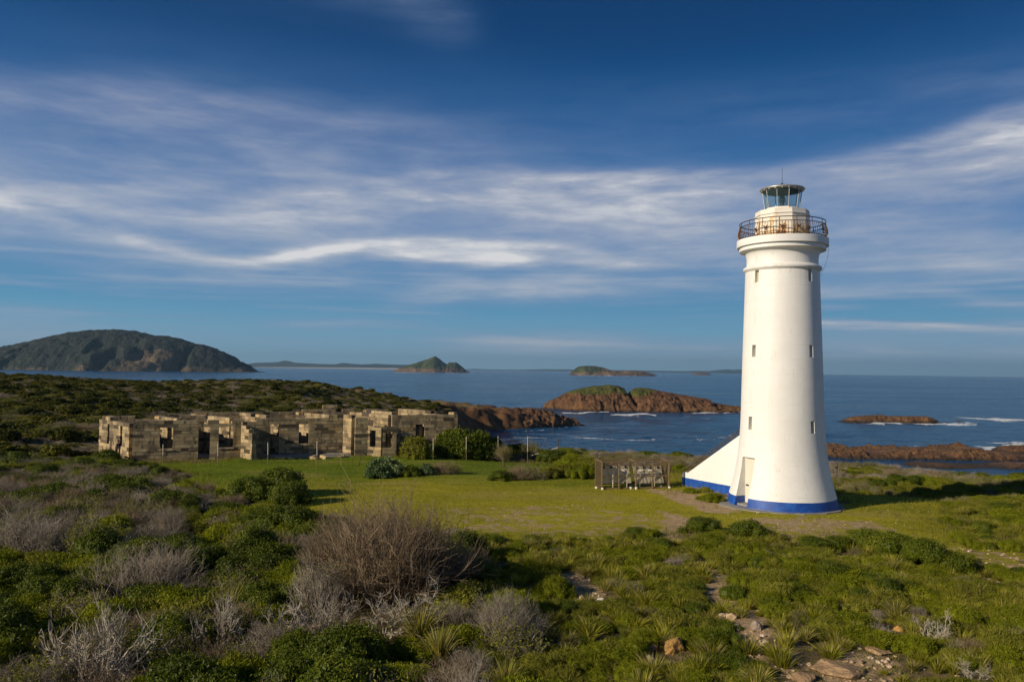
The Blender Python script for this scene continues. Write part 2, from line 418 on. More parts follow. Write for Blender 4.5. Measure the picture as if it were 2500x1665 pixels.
M['palewood'] = mat_plain('pale_stake', (.62, .56, .42), 0.8, 0, .2, 5)
M['stakedark'] = mat_plain('stake_foot', (.22, .16, .09), 0.9, 0, .3, 5)
M['panel'] = mat_plain('panel_back', (.38, .33, .24), 0.6, 0.0, .15, 2)

# sandstone blocks
m, n = material('sandstone')
pos = n.node('ShaderNodeTexCoord').outputs['Object']
var = n.attr('var')
c = n.ramp(var, [(0.0, (.045, .033, .022)), (0.14, (.085, .062, .038)), (0.22, (.20, .155, .095)), (0.45, (.35, .26, .14)), (0.7, (.47, .36, .20)), (0.88, (.56, .42, .22)), (1.0, (.42, .27, .11))])
st = n.noise(n.mapv(pos, (1, 1, .6)), 1.3, 7, .7)
c = n.mixc(n.math('MULTIPLY', n.rng(st, .44, .63), .82), c, (.10, .074, .047))
gr = n.noise(pos, 9, 6, .6)
c = n.mixc(n.math('MULTIPLY', n.rng(gr, .45, .7), .35), c, (.17, .13, .08))
n.link(c, n.bs.inputs['Base Color']); n.bs.inputs['Roughness'].default_value = .95
bump(n, n.noise(pos, 12, 7, .65), .5, .04); M['stone'] = m
M['mortar'] = mat_plain('mortar', (.16, .12, .075), .95, 0, .3, 3)

# bare rock (boulders), coastal rock, ground
def mat_rock(name, cols, scale, grass=None, warm=0.0, wet=True, bscale=1.0, bd=0.4, crack=.55, fine=0):
    m, n = material(name)
    geo = n.node('ShaderNodeNewGeometry'); pos = geo.outputs['Position']
    a = n.noise(pos, scale, 7, .62, .3); b = n.noise(pos, scale*5, 5, .65); v = n.node('ShaderNodeTexVoronoi'); v.feature = 'DISTANCE_TO_EDGE'
    n.link(n.mapv(pos, (1, 1, 1.7)), v.inputs['Vector']); v.inputs['Scale'].default_value = scale*2.2
    t = n.math('ADD', n.math('MULTIPLY', a, .6), n.math('MULTIPLY', b, .4))
    c = n.ramp(t, [(.32, cols[0]), (.47, cols[1]), (.60, cols[2]), (.72, cols[3])])
    crk = n.rng(v.outputs['Distance'], 0.0, 0.10, 1.0, 0.0)
    c = n.mixc(n.math('MULTIPLY', crk, crack), c, tuple(x*.35 for x in cols[0]))
    s = n.node('ShaderNodeSeparateXYZ'); n.link(pos, s.inputs[0])
    if wet:
        c = n.mixc(n.math('MULTIPLY', n.rng(s.outputs[2], 0.2, 1.3, 1.0, 0.0), .8), c, (.018, .014, .010))
        och = n.math('MULTIPLY', n.rng(s.outputs[2], 0.9, 2.4), n.rng(s.outputs[2], 2.4, 4.2, 1.0, 0.0))
        c = n.mixc(n.math('MULTIPLY', n.math('MULTIPLY', och, n.rng(b, .45, .6)), .55), c, (.26, .15, .045))
    if grass is not None:
        g = n.attr('grass'); gn = n.math('ADD', g, n.math('ADD', n.math('MULTIPLY', n.math('SUBTRACT', b, .5), 1.6), n.math('MULTIPLY', n.math('SUBTRACT', a, .5), 1.6)))
        gc = n.mixc(n.rng(n.math('ADD', n.math('MULTIPLY', a, .6), n.math('MULTIPLY', n.noise(pos, fine or scale*9, 4, .7), .4)), .42, .60), grass[0], grass[1])
        c = n.mixc(n.rng(gn, .38, .62), c, gc)
    n.link(c, n.bs.inputs['Base Color']); n.bs.inputs['Roughness'].default_value = .85
    h = n.math('ADD', n.math('MULTIPLY', a, 1.4), n.math('SUBTRACT', n.math('MULTIPLY', b, .5), n.math('MULTIPLY', crk, .35*crack/.55)))
    if fine: h = n.math('ADD', h, n.math('MULTIPLY', n.noise(pos, fine, 4, .7), .8))
    bump(n, h, .8, bd)
    return m
M['coast'] = mat_rock('coastal_rock', [(.035, .020, .012), (.13, .060, .026), (.26, .128, .052), (.42, .24, .10)], .22, ((.058, .068, .010), (.115, .118, .018)), bd=1.5, crack=.4, fine=1.6)
M['farrock'] = mat_rock('far_rock', [(.03, .022, .018), (.10, .065, .042), (.19, .12, .075), (.28, .19, .11)], .012, ((.020, .032, .011), (.062, .078, .018)), wet=False, bd=7, crack=0, fine=.06)
M['forest'] = mat_rock('far_forest', [(.05, .038, .022), (.09, .065, .038), (.16, .11, .06), (.40, .25, .10)], .010, ((.003, .008, .008), (.014, .024, .012)), wet=False, bd=12, crack=0, fine=.05)
M['farland'] = mat_rock('far_land', [(.003, .009, .012), (.005, .012, .015), (.006, .014, .016), (.008, .016, .018)], .0006, None, wet=False, bd=30, crack=0)  # blue-black base colour puts part of the distance haze into the hills
M['boulder'] = mat_rock('boulder_stone', [(.16, .10, .055), (.33, .21, .11), (.46, .30, .16), (.56, .42, .27)], 1.1, None, wet=False, bd=.12, crack=.0, fine=7)
M['boulder_grey'] = mat_rock('grey_boulder_stone', [(.14, .11, .085), (.28, .22, .17), (.40, .33, .26), (.52, .44, .36)], 1.5, None, wet=False, bd=.12, crack=.0, fine=7)
M['boulder_orange'] = mat_rock('orange_boulder_stone', [(.18, .10, .04), (.40, .22, .06), (.52, .30, .09), (.50, .42, .33)], 1.3, None, wet=False, bd=.10, crack=.0, fine=7)
M['sand'] = mat_plain('pale_sand', (.36, .33, .28), .9)

m, n = material('ground_soil_and_lawn')
geo = n.node('ShaderNodeNewGeometry'); pos = geo.outputs['Position']
lawn = n.attr('lawn'); soil = n.attr('soil'); rock = n.attr('rock')
n1 = n.noise(pos, .35, 6, .6); n2 = n.noise(pos, 2.6, 6, .65); n3 = n.noise(pos, 14, 4, .6); n4 = n.noise(n.mapv(pos, (.12, .5, 1)), 1.0, 5, .6)
lc = n.ramp(n.math('ADD', n.math('MULTIPLY', n4, .55), n.math('MULTIPLY', n2, .45)), [(.30, (.12, .135, .010)), (.45, (.225, .215, .012)), (.60, (.33, .295, .018)), (.75, (.40, .33, .06))])
lc = n.mixc(n.attr('lush'), lc, n.mixc(1.0, lc, (.46, .68, .55), 'MULTIPLY'))
patch_ = n.noise(n.mapv(pos, (.10, .22, 1)), 1.0, 5, .65)
lc = n.mixc(n.math('MULTIPLY', n.rng(patch_, .50, .66), .55), lc, (.30, .24, .07))
lc = n.mixc(n.rng(n3, .35, .7), lc, n.mixc(1.0, lc, (1.35, 1.25, 1.2), 'MULTIPLY'))
sc = n.ramp(n.math('ADD', n.math('MULTIPLY', n2, .5), n.math('MULTIPLY', n3, .5)), [(.3, (.19, .125, .065)), (.5, (.40, .28, .16)), (.65, (.56, .42, .26)), (.75, (.70, .58, .40))])
fc = n.ramp(n2, [(.3, (.075, .058, .028)), (.5, (.15, .115, .055)), (.72, (.27, .20, .11))])
rk = n.ramp(n.math('ADD', n.math('MULTIPLY', n1, .5), n.math('MULTIPLY', n2, .5)), [(.32, (.04, .023, .013)), (.5, (.15, .078, .038)), (.7, (.30, .17, .08))])
e1 = n.math('MULTIPLY', n.math('SUBTRACT', n2, .5), 1.1)
c = n.mixc(n.rng(n.math('ADD', lawn, e1), .35, .65), fc, lc)
c = n.mixc(n.rng(n.math('ADD', soil, n.math('MULTIPLY', n.math('SUBTRACT', n.noise(pos, 1.1, 7, .7), .5), 1.8)), .42, .66), c, sc)
c = n.mixc(n.rng(n.math('ADD', rock, e1), .4, .6), c, rk)
n.link(c, n.bs.inputs['Base Color']); n.bs.inputs['Roughness'].default_value = .95; n.bs.inputs['Specular IOR Level'].default_value = .1
bump(n, n.math('ADD', n3, n.math('MULTIPLY', n2, 1.5)), .8, .06)
M['ground'] = m

# sea water
m, n = material('sea_water')
geo = n.node('ShaderNodeNewGeometry'); pos = geo.outputs['Position']
w1 = n.noise(n.mapv(pos, (.035, .075, 1), (0, 0, .25)), 1.0, 4, .5, .3)
w2 = n.noise(n.mapv(pos, (.16, .34, 1), (0, 0, -.15)), 1.0, 6, .62, .4)
w3 = n.noise(n.mapv(pos, (.7, 1.3, 1), (0, 0, .1)), 1.0, 4, .6)
patch = n.noise(n.mapv(pos, (.0016, .009, 1), (0, 0, .05)), 1.0, 4, .55)
c = n.mixc(n.rng(patch, .35, .68), (.003, .058, .160), (.009, .105, .235))
n.link(c, n.bs.inputs['Base Color']); n.bs.inputs['IOR'].default_value = 1.333; n.bs.inputs['Specular IOR Level'].default_value = .5
n.link(n.rng(patch, .3, .7, .10, .26), n.bs.inputs['Roughness'])
h = n.math('ADD', n.math('MULTIPLY', w1, 3.0), n.math('ADD', n.math('MULTIPLY', w2, 2.2), n.math('MULTIPLY', w3, .5)))
bump(n, h, 1.0, 1.9)
fm = n.attr('foam'); fn = n.noise(n.mapv(pos, (.42, .30, 1)), 1.0, 7, .74, .6)
msk = n.math('MULTIPLY', n.rng(n.math('ADD', fm, n.math('MULTIPLY', n.math('SUBTRACT', fn, .5), 2.6)), .44, .90), n.rng(fm, .03, .25))
df = n.node('ShaderNodeBsdfDiffuse'); df.inputs[0].default_value = (.78, .80, .80, 1)
mx = n.node('ShaderNodeMixShader'); n.link(msk, mx.inputs[0]); n.link(n.bs.outputs[0], mx.inputs[1]); n.link(df.outputs[0], mx.inputs[2]); n.link(mx.outputs[0], n.out.inputs[0])
M['sea'] = m
# ------------------------------------------------------------------ terrain
CP = [(0, 12, 16.6), (-18, 20, 16.3), (18, 20, 16.9), (-34, 40, 16.9), (0, 35, 16.95), (15, 30, 17), (0, 50, 17), (17, 50, 17), (30, 45, 16.8), (42, 60, 15.9), (25, 68, 15.9), (50, 72, 15.3),
      (8, 78, 16.2), (0, 84, 16.2), (-6, 95, 15.2), (-33, 68, 17), (-38, 73, 17), (-12, 75, 17), (-20, 82, 16.8), (-30, 90, 17), (-52, 75, 18), (-62, 60, 18), (-48, 45, 17.2), (-20, 60, 17), (-10, 62, 17), (10, 62, 16.9),
      (-48, 100, 18), (-72, 110, 19.2), (-100, 150, 20.5), (-125, 190, 22.0), (-104, 190, 20.7), (-97, 210, 18.6), (-74, 230, 21.5), (-85, 232, 20.8), (-60, 240, 20.9), (-45, 260, 15.4), (-29, 290, 10.5), (-33, 262, 12.8), (-22, 262, 10.5), (-40, 240, 15.2), (-30, 235, 13.2), (-14, 322, 7.0),
      (-60, 135, 17.5), (-40, 150, 16.5), (-22, 150, 12.5), (-25, 205, 11.5), (-80, 150, 18.6), (-60, 190, 18), (-160, 200, 22), (-40, 215, 15.5), (-90, 260, 18), (-60, 300, 15), (-5, 345, 6.6), (18, 362, 4.4), (30, 374, 1.8), (-30, 340, 9)]
CPa = np.array(CP)
COAST = [(160, -60), (140, 60), (95, 82), (62, 90), (40, 94), (20, 98), (6, 103), (-3, 112), (-8, 140), (-9, 200), (-7.5, 240), (-9, 285), (-8.5, 315), (2, 328), (8, 333), (20, 350), (34, 374), (29, 388), (8, 396), (-30, 392), (-80, 370), (-130, 330), (-170, 280), (-190, 200), (-190, 0), (-160, -60)]
def P2(l): return [tuple(G(x, y).xy) for x, y in l]
LAWN = P2([(355, 1066), (560, 1058), (850, 1046), (1120, 1044), (1300, 1052), (1400, 1068), (1560, 1080), (1575, 1120), (1700, 1165), (1800, 1180), (1930, 1165), (1935, 1128), (2000, 1112), (2100, 1122), (2150, 1160), (2135, 1205), (2190, 1240), (2260, 1255), (2354, 1275), (2400, 1330), (2300, 1318), (2230, 1285), (2160, 1262), (2050, 1240), (1930, 1238), (1850, 1245), (1750, 1228), (1600, 1224), (1400, 1236), (1200, 1240), (1050, 1228), (960, 1215), (800, 1200), (720, 1180), (640, 1160), (520, 1130), (440, 1095)])
SOILS = [(P2([(1480, 1120), (1560, 1125), (1680, 1160), (1700, 1178), (1640, 1180), (1540, 1150)]), .75), (P2([(1700, 1190), (1850, 1188), (2000, 1196), (2060, 1215), (2000, 1240), (1850, 1238), (1720, 1215)]), .62),
         (P2([(1520, 1175), (1640, 1195), (1640, 1240), (1560, 1255), (1500, 1230)]), .70), (P2([(1635, 1290), (1670, 1292), (1690, 1370), (1765, 1430), (1760, 1500), (1700, 1520), (1668, 1450), (1615, 1370)]), .80),
         (P2([(1290, 1305), (1370, 1325), (1385, 1380), (1320, 1390), (1280, 1350)]), .85), (P2([(2180, 1248), (2354, 1270), (2380, 1345), (2280, 1330)]), .55), (P2([(1900, 1500), (2060, 1520), (2060, 1600), (1880, 1590)]), .7),
         (P2([(1880, 1570), (1790, 1580), (1760, 1480), (1800, 1400)]), .5), (P2([(1000, 1165), (1250, 1160), (1520, 1180), (1560, 1215), (1400, 1236), (1200, 1230), (1060, 1215)]), .47), (P2([(1200, 1130), (1450, 1118), (1480, 1140), (1300, 1160)]), .25)]
def hbase(x, y):
    x = np.asarray(x, float); y = np.asarray(y, float)
    num = 0; den = 0
    for cx, cy, cz in CP:
        s = 4+0.035*max(cy, 0)
        w = 1/((x-cx)**2+(y-cy)**2+s*s)**2.2
        num = num+w*cz; den = den+w
    return num/den
def height(x, y):
    x = np.asarray(x, float); y = np.asarray(y, float)
    b = hbase(x, y); sd = sdpoly(x, y, COAST)
    sd = sd+(fbm(x*.12, y*.12, 3, 5)-.5)*8*sstep(90, 180, y)
    w = 16.0
    t = sstep(-2, w, sd)
    rocky = np.clip(1-sd/26, 0, 1)*sstep(84, 110, y)
    z = -4*(1-t)+b*t
    z = z+rocky*(fbm(x*.16, y*.16, 5, 11, .55, True)-.5)*5.5*sstep(-3, 5, sd)
    hr = sstep(235, 290, y)*sstep(-2, 3, sd); z = z+hr*((fbm(x*.35, y*.35, 4, 14, .6, True)-.5)*3.2+(fbm(x*.12, y*.12, 3, 15, .5, True)-.5)*3.0)
    la = sstep(-1.5, 2.5, sdpoly(x, y, LAWN))
    z = z+(fbm(x*.30, y*.30, 3, 3)-.5)*.5*(1-la)+(fbm(x*.12, y*.12, 3, 4)-.5)*.16*la
    hill = sstep(90, 130, y)
    z = z+(fbm(x*.05, y*.05, 3, 8)-.5)*2.4*hill*sstep(8, 30, sd)
    # the lighthouse stands on level ground
    dt = np.hypot(x-17.37, y-50); k = sstep(11, 5, dt)
    return z*(1-k)+17.0*k
ys = [-14.0]
while ys[-1] < 425: ys.append(ys[-1]+max(.30, .0062*(ys[-1]+12)))
ys = np.array(ys); ss = np.linspace(-1.12, 1.12, 560)
YY, S_ = np.meshgrid(ys, ss, indexing='ij'); XX = S_*(YY+34)
ZZ = height(XX, YY)
nr, nc = XX.shape
idx = np.arange(nr*nc).reshape(nr, nc)
quads = np.stack([idx[:-1, :-1], idx[:-1, 1:], idx[1:, 1:], idx[1:, :-1]], -1).reshape(-1, 4)
def edge_noise(x, y): return (fbm(x*.45, y*.45, 3, 67)-.5)*4.5
lawnA = sstep(-1.2, 1.0, sdpoly(XX, YY, LAWN)+edge_noise(XX, YY))
soilA = np.zeros_like(XX)
for pl, v in SOILS: soilA = np.maximum(soilA, v*sstep(-1.0, .6, sdpoly(XX, YY, pl)))
fgm = sstep(-4, 6, XX-(-3+(YY-20)*.05))*sstep(48, 40, YY)
soilA = np.maximum(soilA, fgm*.36*sstep(.5, .72, fbm(XX*.28, YY*.28, 3, 21)))
sdc = sdpoly(XX, YY, COAST)
def lush(x, y): return np.clip(sstep(54, 66, y+(fbm(x*.2, y*.2, 3, 66)-.5)*10)*sstep(14, 4, x)+sstep(-8, -20, x)*.6, 0, 1)
lushA = lush(XX, YY)
gz = np.gradient(ZZ, axis=0)/np.maximum(np.gradient(YY, axis=0), 1e-3)
rockA = np.maximum(sstep(24, 10, sdc)*sstep(80, 100, YY), sstep(11, 7, ZZ))*np.clip(1.25-.6*fbm(XX*.08, YY*.08, 3, 31), 0, 1)
rockA = np.maximum(rockA, sstep(250, 285, YY)*.6*fbm(XX*.1, YY*.1, 3, 33))
me = npmesh('ground', np.stack([XX, YY, ZZ], -1).reshape(-1, 3), quads, M['ground'], smooth=True,
            attrs={'lush': ('POINT', lushA), 'lawn': ('POINT', lawnA), 'soil': ('POINT', soilA), 'rock': ('POINT', rockA)})
mobj('ground', me, kind='structure', label='grassy headland with bare soil and coastal scrub floor')

# sea: wave field whose grid coarsens with distance, on a plain disc for the rest
FOAMS = []
def foam(pts, width, dens, label=None): 
    P = [G(x, y, 0.0) for x, y in pts]; dn = list(dens) if hasattr(dens, '__len__') else [dens]*len(pts)
    FOAMS.append(([(p.x, p.y) for p in P], width, dn))
foam([(1300, 948), (1340, 949), (1370, 947), (1400, 946)], 3.5, .9, 'surf line at the foot of the grassy island')
foam([(1415, 956), (1450, 953), (1480, 952), (1500, 955)], 5, .95, 'breaking surf below the cleft island')
foam([(1600, 952), (1650, 950), (1700, 948), (1760, 949)], 4, .9, 'surf at the low end of the cleft island')
foam([(1640, 943), (1680, 944), (1710, 943)], 7, .8, 'foam wash over the island tip')
foam([(1140, 1005), (1200, 1006.5), (1300, 1006), (1400, 1009), (1470, 1010), (1560, 1006), (1640, 1000)], 2.6, [.95, .9, .85, .8, .6, .35, .3], 'long thin foam line drifting across the cove')
foam([(1560, 1014), (1620, 1008), (1680, 1004), (1760, 1004)], 7, .42, 'faint foam streak left of the lighthouse')
foam([(1990, 974), (2030, 973), (2080, 972), (2130, 972), (2190, 975), (2240, 973)], 6.5, [.8, .95, .9, 1, 1, .5], 'white surf breaking round the low rock')
foam([(2225, 962), (2260, 964), (2300, 965), (2354, 966), (2420, 967)], 8, [.9, 1, 1, 1, 1], 'bank of white surf at the right edge')
foam([(2180, 1040), (2215, 1036), (2260, 1038), (2290, 1032), (2340, 1024), (2400, 1022)], 9, .85, 'surf behind the brown reef')
foam([(2000, 1031), (2100, 1028), (2180, 1030)], 4, .5, 'thin surf behind the reef')
foam([(2280, 1021), (2320, 1019), (2380, 1019)], 3, .75, 'surf beyond the square outcrop')
foam([(1210, 991), (1250, 989), (1290, 983), (1330, 976)], 3.0, .5, 'thin foam round the rocky point')
for pts, Y in (([(60, 849.3), (250, 849.4), (420, 849.8), (590, 850)], 0), ([(908, 856.2), (1000, 857), (1085, 856.6)], 0), ([(1330, 863.2), (1420, 863.6), (1515, 863.6)], 0)):
    foam(pts, 1.5, .95)

slope = np.concatenate([np.linspace(.40, .012, 190) if False else CZ/np.array([60, 75]), np.arange(.272, .0100, -.00044), np.arange(.0100, .0016, -.0006), CZ/np.array([20000, 28000, 38000])])
sy2 = np.unique(np.round(CZ/slope, 3)); sx2 = np.linspace(-1.15, 1.15, 1500)
SY, SX = np.meshgrid(sy2, sx2, indexing='ij'); SXX = SX*SY
sp_ = np.gradient(sy2)[:, None]*np.ones_like(SX)
ca, sa = math.cos(.28), math.sin(.28); wxx = SXX*ca+SY*sa; wyy = -SXX*sa+SY*ca
SZ = np.zeros_like(SY)
for lam, amp_, sd_n in ((46, .50, 301), (19, .42, 302), (8.5, .24, 303), (4.2, .12, 304), (2.1, .06, 305)):
    v = fbm(wxx/(lam*1.7)+sd_n, wyy/lam, 2, sd_n, .45); v = 1-np.abs(2*v-1) if lam < 40 else v
    SZ += (v-.6)*amp_*2*sstep(lam*.9, lam*.35, sp_)
gust = fbm(SXX*.004, SY*.006, 3, 310); SZ *= .45+1.0*gust
shelter = 1-.75*((SY < 236)&(SXX > 20))
SZ *= shelter
FA = np.zeros_like(SY)
for pts_, wd_, dn_ in FOAMS:
    for (x0, y0), (x1, y1), d0, d1 in zip(pts_[:-1], pts_[1:], dn_[:-1], dn_[1:]):
        m_ = (SXX > min(x0, x1)-40)&(SXX < max(x0, x1)+40)&(SY > min(y0, y1)-160)&(SY < max(y0, y1)+160) if y0 < 1500 else (SXX > min(x0, x1)-100)&(SXX < max(x0, x1)+100)&(SY > min(y0, y1)-1500)&(SY < max(y0, y1)+1500)
        if not m_.any(): continue
        X, Y = SXX[m_], SY[m_]; t = np.clip((X-x0)/((x1-x0) or 1), 0, 1); yc = y0+(y1-y0)*t
        rowm = K*yc*yc/(F*CZ); wob_ = (fbm(X*.15, np.full_like(X, wd_), 3, 320)-.5)*wd_*1.1
        e = np.abs((Y-yc)/rowm-wob_)/(wd_*.5); ex = np.maximum(np.maximum(x0-X, X-x1), np.maximum(0, 0)); ex = np.maximum(ex, 0)/6.0
        v = (d0+(d1-d0)*t)*np.clip(1-np.maximum(e, 0)**1.8, 0, 1)*np.clip(1-ex, 0, 1)
        FA[m_] = np.maximum(FA[m_], v)
cap_ = fbm(SXX/9, SY/5, 4, 330, .6)*sstep(.40, .6, gust); FA = np.maximum(FA, .55*sstep(.70, .76, cap_)*sstep(1800, 900, SY)*shelter*sstep(300, 420, SY))
nr, nc = SY.shape; idx = np.arange(nr*nc).reshape(nr, nc)
q = np.stack([idx[:-1, :-1], idx[:-1, 1:], idx[1:, 1:], idx[1:, :-1]], -1).reshape(-1, 4)
me = npmesh('sea', np.stack([SXX, SY, SZ+FA*.05], -1).reshape(-1, 3), q, M['sea'], smooth=True, attrs={'foam': ('POINT', FA)})
mobj('sea', me, kind='structure', label='deep blue wind-rippled sea with surf at the rocks')
b = MB(); Rsea = 38500
b.v = [(0, 0, -1.6)]+[(Rsea*math.cos(a*math.pi/48), Rsea*math.sin(a*math.pi/48), -1.6) for a in range(96)]
b.f = [(0, 1+i, 1+(i+1) % 96) for i in range(96)]; b.m = [0]*96; b.a = [.5]*96
b.build('sea', M['sea'], kind='structure', label='open water all round the headland')

# ------------------------------------------------------------------ islands: height fields with a measured skyline
def island(name, Y0, top, base_row, wfront, wback, mat, amp, nscale, res, label, grass=None, face=2.2, left_out=None, kind='structure', seed=1, cliff=None, dip=-2.0, gully=0, shift=0.0, fineamp=0.0, trees=0.0):
    Yc = Y0+shift; P = [D(x, y, Yc) for x, y in top]
    xs = np.array([p.x for p in P]); hs = np.array([p.z for p in P])
    x0, x1 = xs.min()-res*2, xs.max()+res*2
    gx = np.arange(x0, x1+res, res); gy = np.arange(-wfront*1.15, wback*1.15+res, res)
    Xg, Yg = np.meshgrid(gx, gy, indexing='ij')
    wx = Xg+(fbm(Xg*nscale*.5, Yg*nscale*.5, 3, seed+40)-.5)*amp*1.5
    H = np.interp(wx, xs, hs, left=dip, right=dip); H = np.where(Xg < xs.min(), dip, np.where(Xg > xs.max(), dip, H))
    span = np.minimum(Xg-xs.min(), xs.max()-Xg)
    endw = sstep(0, max(wfront, wback)*1.1, span)*.75+.25
    t = np.where(Yg < 0, -Yg/(wfront*endw), Yg/(wback*endw))
    t = t+(fbm(Xg*nscale, Yg*nscale*.6, 4, seed+3)-.5)*.35*sstep(.3, .8, t)
    shp = np.clip(1-np.clip(t, 0, 1.3)**face, -.4, 1)
    Z = np.maximum(H, 0)*shp
    rr = fbm(Xg*nscale, Yg*nscale, 6, seed, .58, True)-.55
    Z = Z+rr*amp*sstep(.0, .55, t)*sstep(0, amp*1.2, H*1.0)+rr*amp*.22
    if fineamp: Z = Z+(fbm(Xg*nscale*3.5, Yg*nscale*3.5, 5, seed+77, .6, True)-.55)*fineamp*sstep(.05, .5, t)*sstep(0, 3, H)+(fbm(Xg*.9, Yg*.9, 3, seed+78)-.5)*fineamp*.5*sstep(.1, .6, t)*sstep(0, 3, H)
    if trees: Z = Z+(fbm(Xg/16, Yg/16, 3, seed+90, .7)-.5)*trees*sstep(8, 30, Z)
    if gully: Z = Z-gully*np.clip(fbm(Xg*nscale*.8+fbm(Xg*nscale, Yg*nscale, 3, seed+5)*1.5, Yg*nscale*.4, 4, seed+9, .5, True)-.62, 0, 1)*sstep(.15, .6, t)*2
    Z = np.where(shp <= 0, np.minimum(Z, dip*.3+shp*4), Z)
    Z = np.maximum(Z, dip)
    nr, nc = Xg.shape; idx = np.arange(nr*nc).reshape(nr, nc)
    q = np.stack([idx[:-1, :-1], idx[1:, :-1], idx[1:, 1:], idx[:-1, 1:]], -1).reshape(-1, 4)
    ga = np.zeros_like(Z) if grass is None else grass(Xg, Yg, Z, H, t, shp)
    V = np.stack([Xg, Yg+Yc, Z], -1).reshape(-1, 3)
    me = npmesh(name, V, q, mat, smooth=True, attrs={'grass': ('POINT', ga)})
    return mobj(name, me, kind=kind, label=label)
# mid island with a cleft
def g_mid(X, Y, Z, H, t, s): return sstep(9.0, 11.5, Z+(fbm(X*.1, Y*.1, 3, 5)-.5)*5)*sstep(.95, .6, t)*1.15*np.where((X > 55)&(X < 76), .75, 1)*sstep(100, 84, X)
island('rocky_island', 500, [(1240, 938), (1248, 930), (1262, 921), (1285, 910), (1310, 899), (1340, 891), (1370, 887), (1400, 884), (1422, 886), (1436, 893), (1442, 903), (1446, 912), (1450, 901), (1456, 893), (1470, 891), (1490, 892), (1520, 898), (1560, 906), (1600, 913), (1624, 917), (1632, 925), (1660, 930), (1700, 936), (1760, 939)], 945,
       30, 20, M['coast'], 3.6, .10, .50, 'brown rocky island with green grass cap split by a cleft', g_mid, 1.55, seed=3, gully=3.5, shift=16, fineamp=2.7)
island('low_rock', 418, [(1930, 968), (1945, 963), (1965, 959), (2000, 956), (2030, 954), (2045, 959), (2060, 958), (2100, 957), (2130, 958), (2150, 965), (2156, 970)], 971, 6, 7, M['coast'], 1.6, .25, .35, 'low dark rock awash with surf right of the lighthouse', None, 2.0, seed=8, fineamp=1.6)
shore = [(1780, 1045), (1850, 1038), (1895, 1034), (1920, 1030), (1960, 1031), (1990, 1040), (2030, 1038), (2060, 1034), (2110, 1036), (2150, 1040), (2190, 1036), (2230, 1033), (2245, 1029), (2260, 1036), (2285, 1042), (2320, 1044), (2360, 1048), (2420, 1052), (2500, 1052)]
island('rock_reef', 243, shore, 1065, 10, 22, M['coast'], 2.0, .22, .35, 'long brown rock reef along the shore behind the lighthouse', None, 2.4, seed=12, fineamp=2.2)
island('rock_outcrop', 262, [(2268, 1050), (2285, 1040), (2300, 1032), (2320, 1029), (2354, 1028), (2400, 1030), (2460, 1040)], 1050, 9, 12, M['coast'], 2.2, .25, .35, 'square brown rock outcrop at the far end of the reef', None, 2.6, seed=15, fineamp=1.6)
island('rock_shelf', 219, [(2060, 1073), (2100, 1066), (2150, 1064), (2200, 1068), (2260, 1072), (2300, 1066), (2360, 1064), (2450, 1062)], 1070, 7, 8, M['coast'], 1.1, .3, .35, 'flat ochre rock shelf between tidal pools', None, 2.0, seed=19, fineamp=.9)
# far islands
def g_big(X, Y, Z, H, t, s):
    px = (X/3200*F+1250)/K
    cl = np.clip(1-((px-402)/46)**2, 0, 1)**.5*np.clip((95-Z)/30, 0, 1)
    low = sstep(22, 6, Z+(fbm(X*.012, Y*.012, 3, 6)-.5)*50)
    st = sstep(.62, .70, fbm(X*.02, Y*.02+Z*.01, 3, 61))*.5*sstep(120, 40, Z)
    return np.clip(1.05-cl*1.25-low*.6-st*.5, 0, 1)
island('forested_island', 3200, [(-260, 842), (-150, 832), (-60, 815), (0, 803), (50, 793), (100, 781), (150, 770), (200, 763), (240, 760), (270, 759), (310, 762), (350, 771), (385, 773), (415, 779), (440, 789), (480, 797), (520, 812), (550, 830), (580, 848)], 848,
       340, 420, M['forest'], 34, .006, 5.5, 'dark forested island with ochre cliff on the horizon', g_big, 1.7, seed=22, gully=75, trees=16)
def g_sec(X, Y, Z, H, t, s): return np.clip(sstep(14, 44, Z+(fbm(X*.02, Y*.02, 3, 5)-.5)*40)*1.15-sstep(-175, -150, X)*1.2, 0, 1)
island('pointed_island', 5200, [(903, 855), (915, 849), (930, 841), (950, 836), (970, 830), (990, 824), (1003, 819), (1012, 824), (1022, 833), (1030, 838), (1034, 833), (1050, 833), (1060, 840), (1072, 850), (1082, 855)], 855, 160, 180, M['farrock'], 22, .012, 5, 'pointed green island with a dark rock end', g_sec, 1.8, seed=25)
def g_thi(X, Y, Z, H, t, s): return np.clip(sstep(8, 22, Z+(fbm(X*.03, Y*.03, 3, 5)-.5)*18)*sstep(290, 318, X)*sstep(560, 440, X)*1.1, 0, 1)
island('distant_rocky_island', 4300, [(1310, 861), (1318, 851), (1328, 843), (1340, 841), (1365, 841), (1385, 845), (1400, 850), (1420, 853), (1450, 852), (1475, 853), (1490, 857), (1508, 862)], 862, 80, 90, M['farrock'], 12, .02, 3, 'low island with grassy hump and grey cliff', g_thi, 2.0, seed=28)
island('tiny_islet', 7000, [(1588, 860), (1600, 857.5), (1612, 856), (1625, 857.5), (1636, 861)], 861, 40, 50, M['farrock'], 4, .02, 4, 'tiny dark islet near the horizon', None, 2.0, seed=31)
def farl(x, y, Z=0): return (x, y)
island('far_coast', 15000, [(560, 838), (585, 834), (620, 833), (640, 832), (655, 828), (668, 833), (700, 835), (740, 837), (770, 838), (785, 834), (800, 836), (830, 838), (860, 836), (900, 838), (960, 838.5), (1000, 842), (1050, 847)], 846, 700, 2500, M['farland'], 60, .0006, 60, 'hazy blue hills along the mainland', None, 1.6, seed=34)
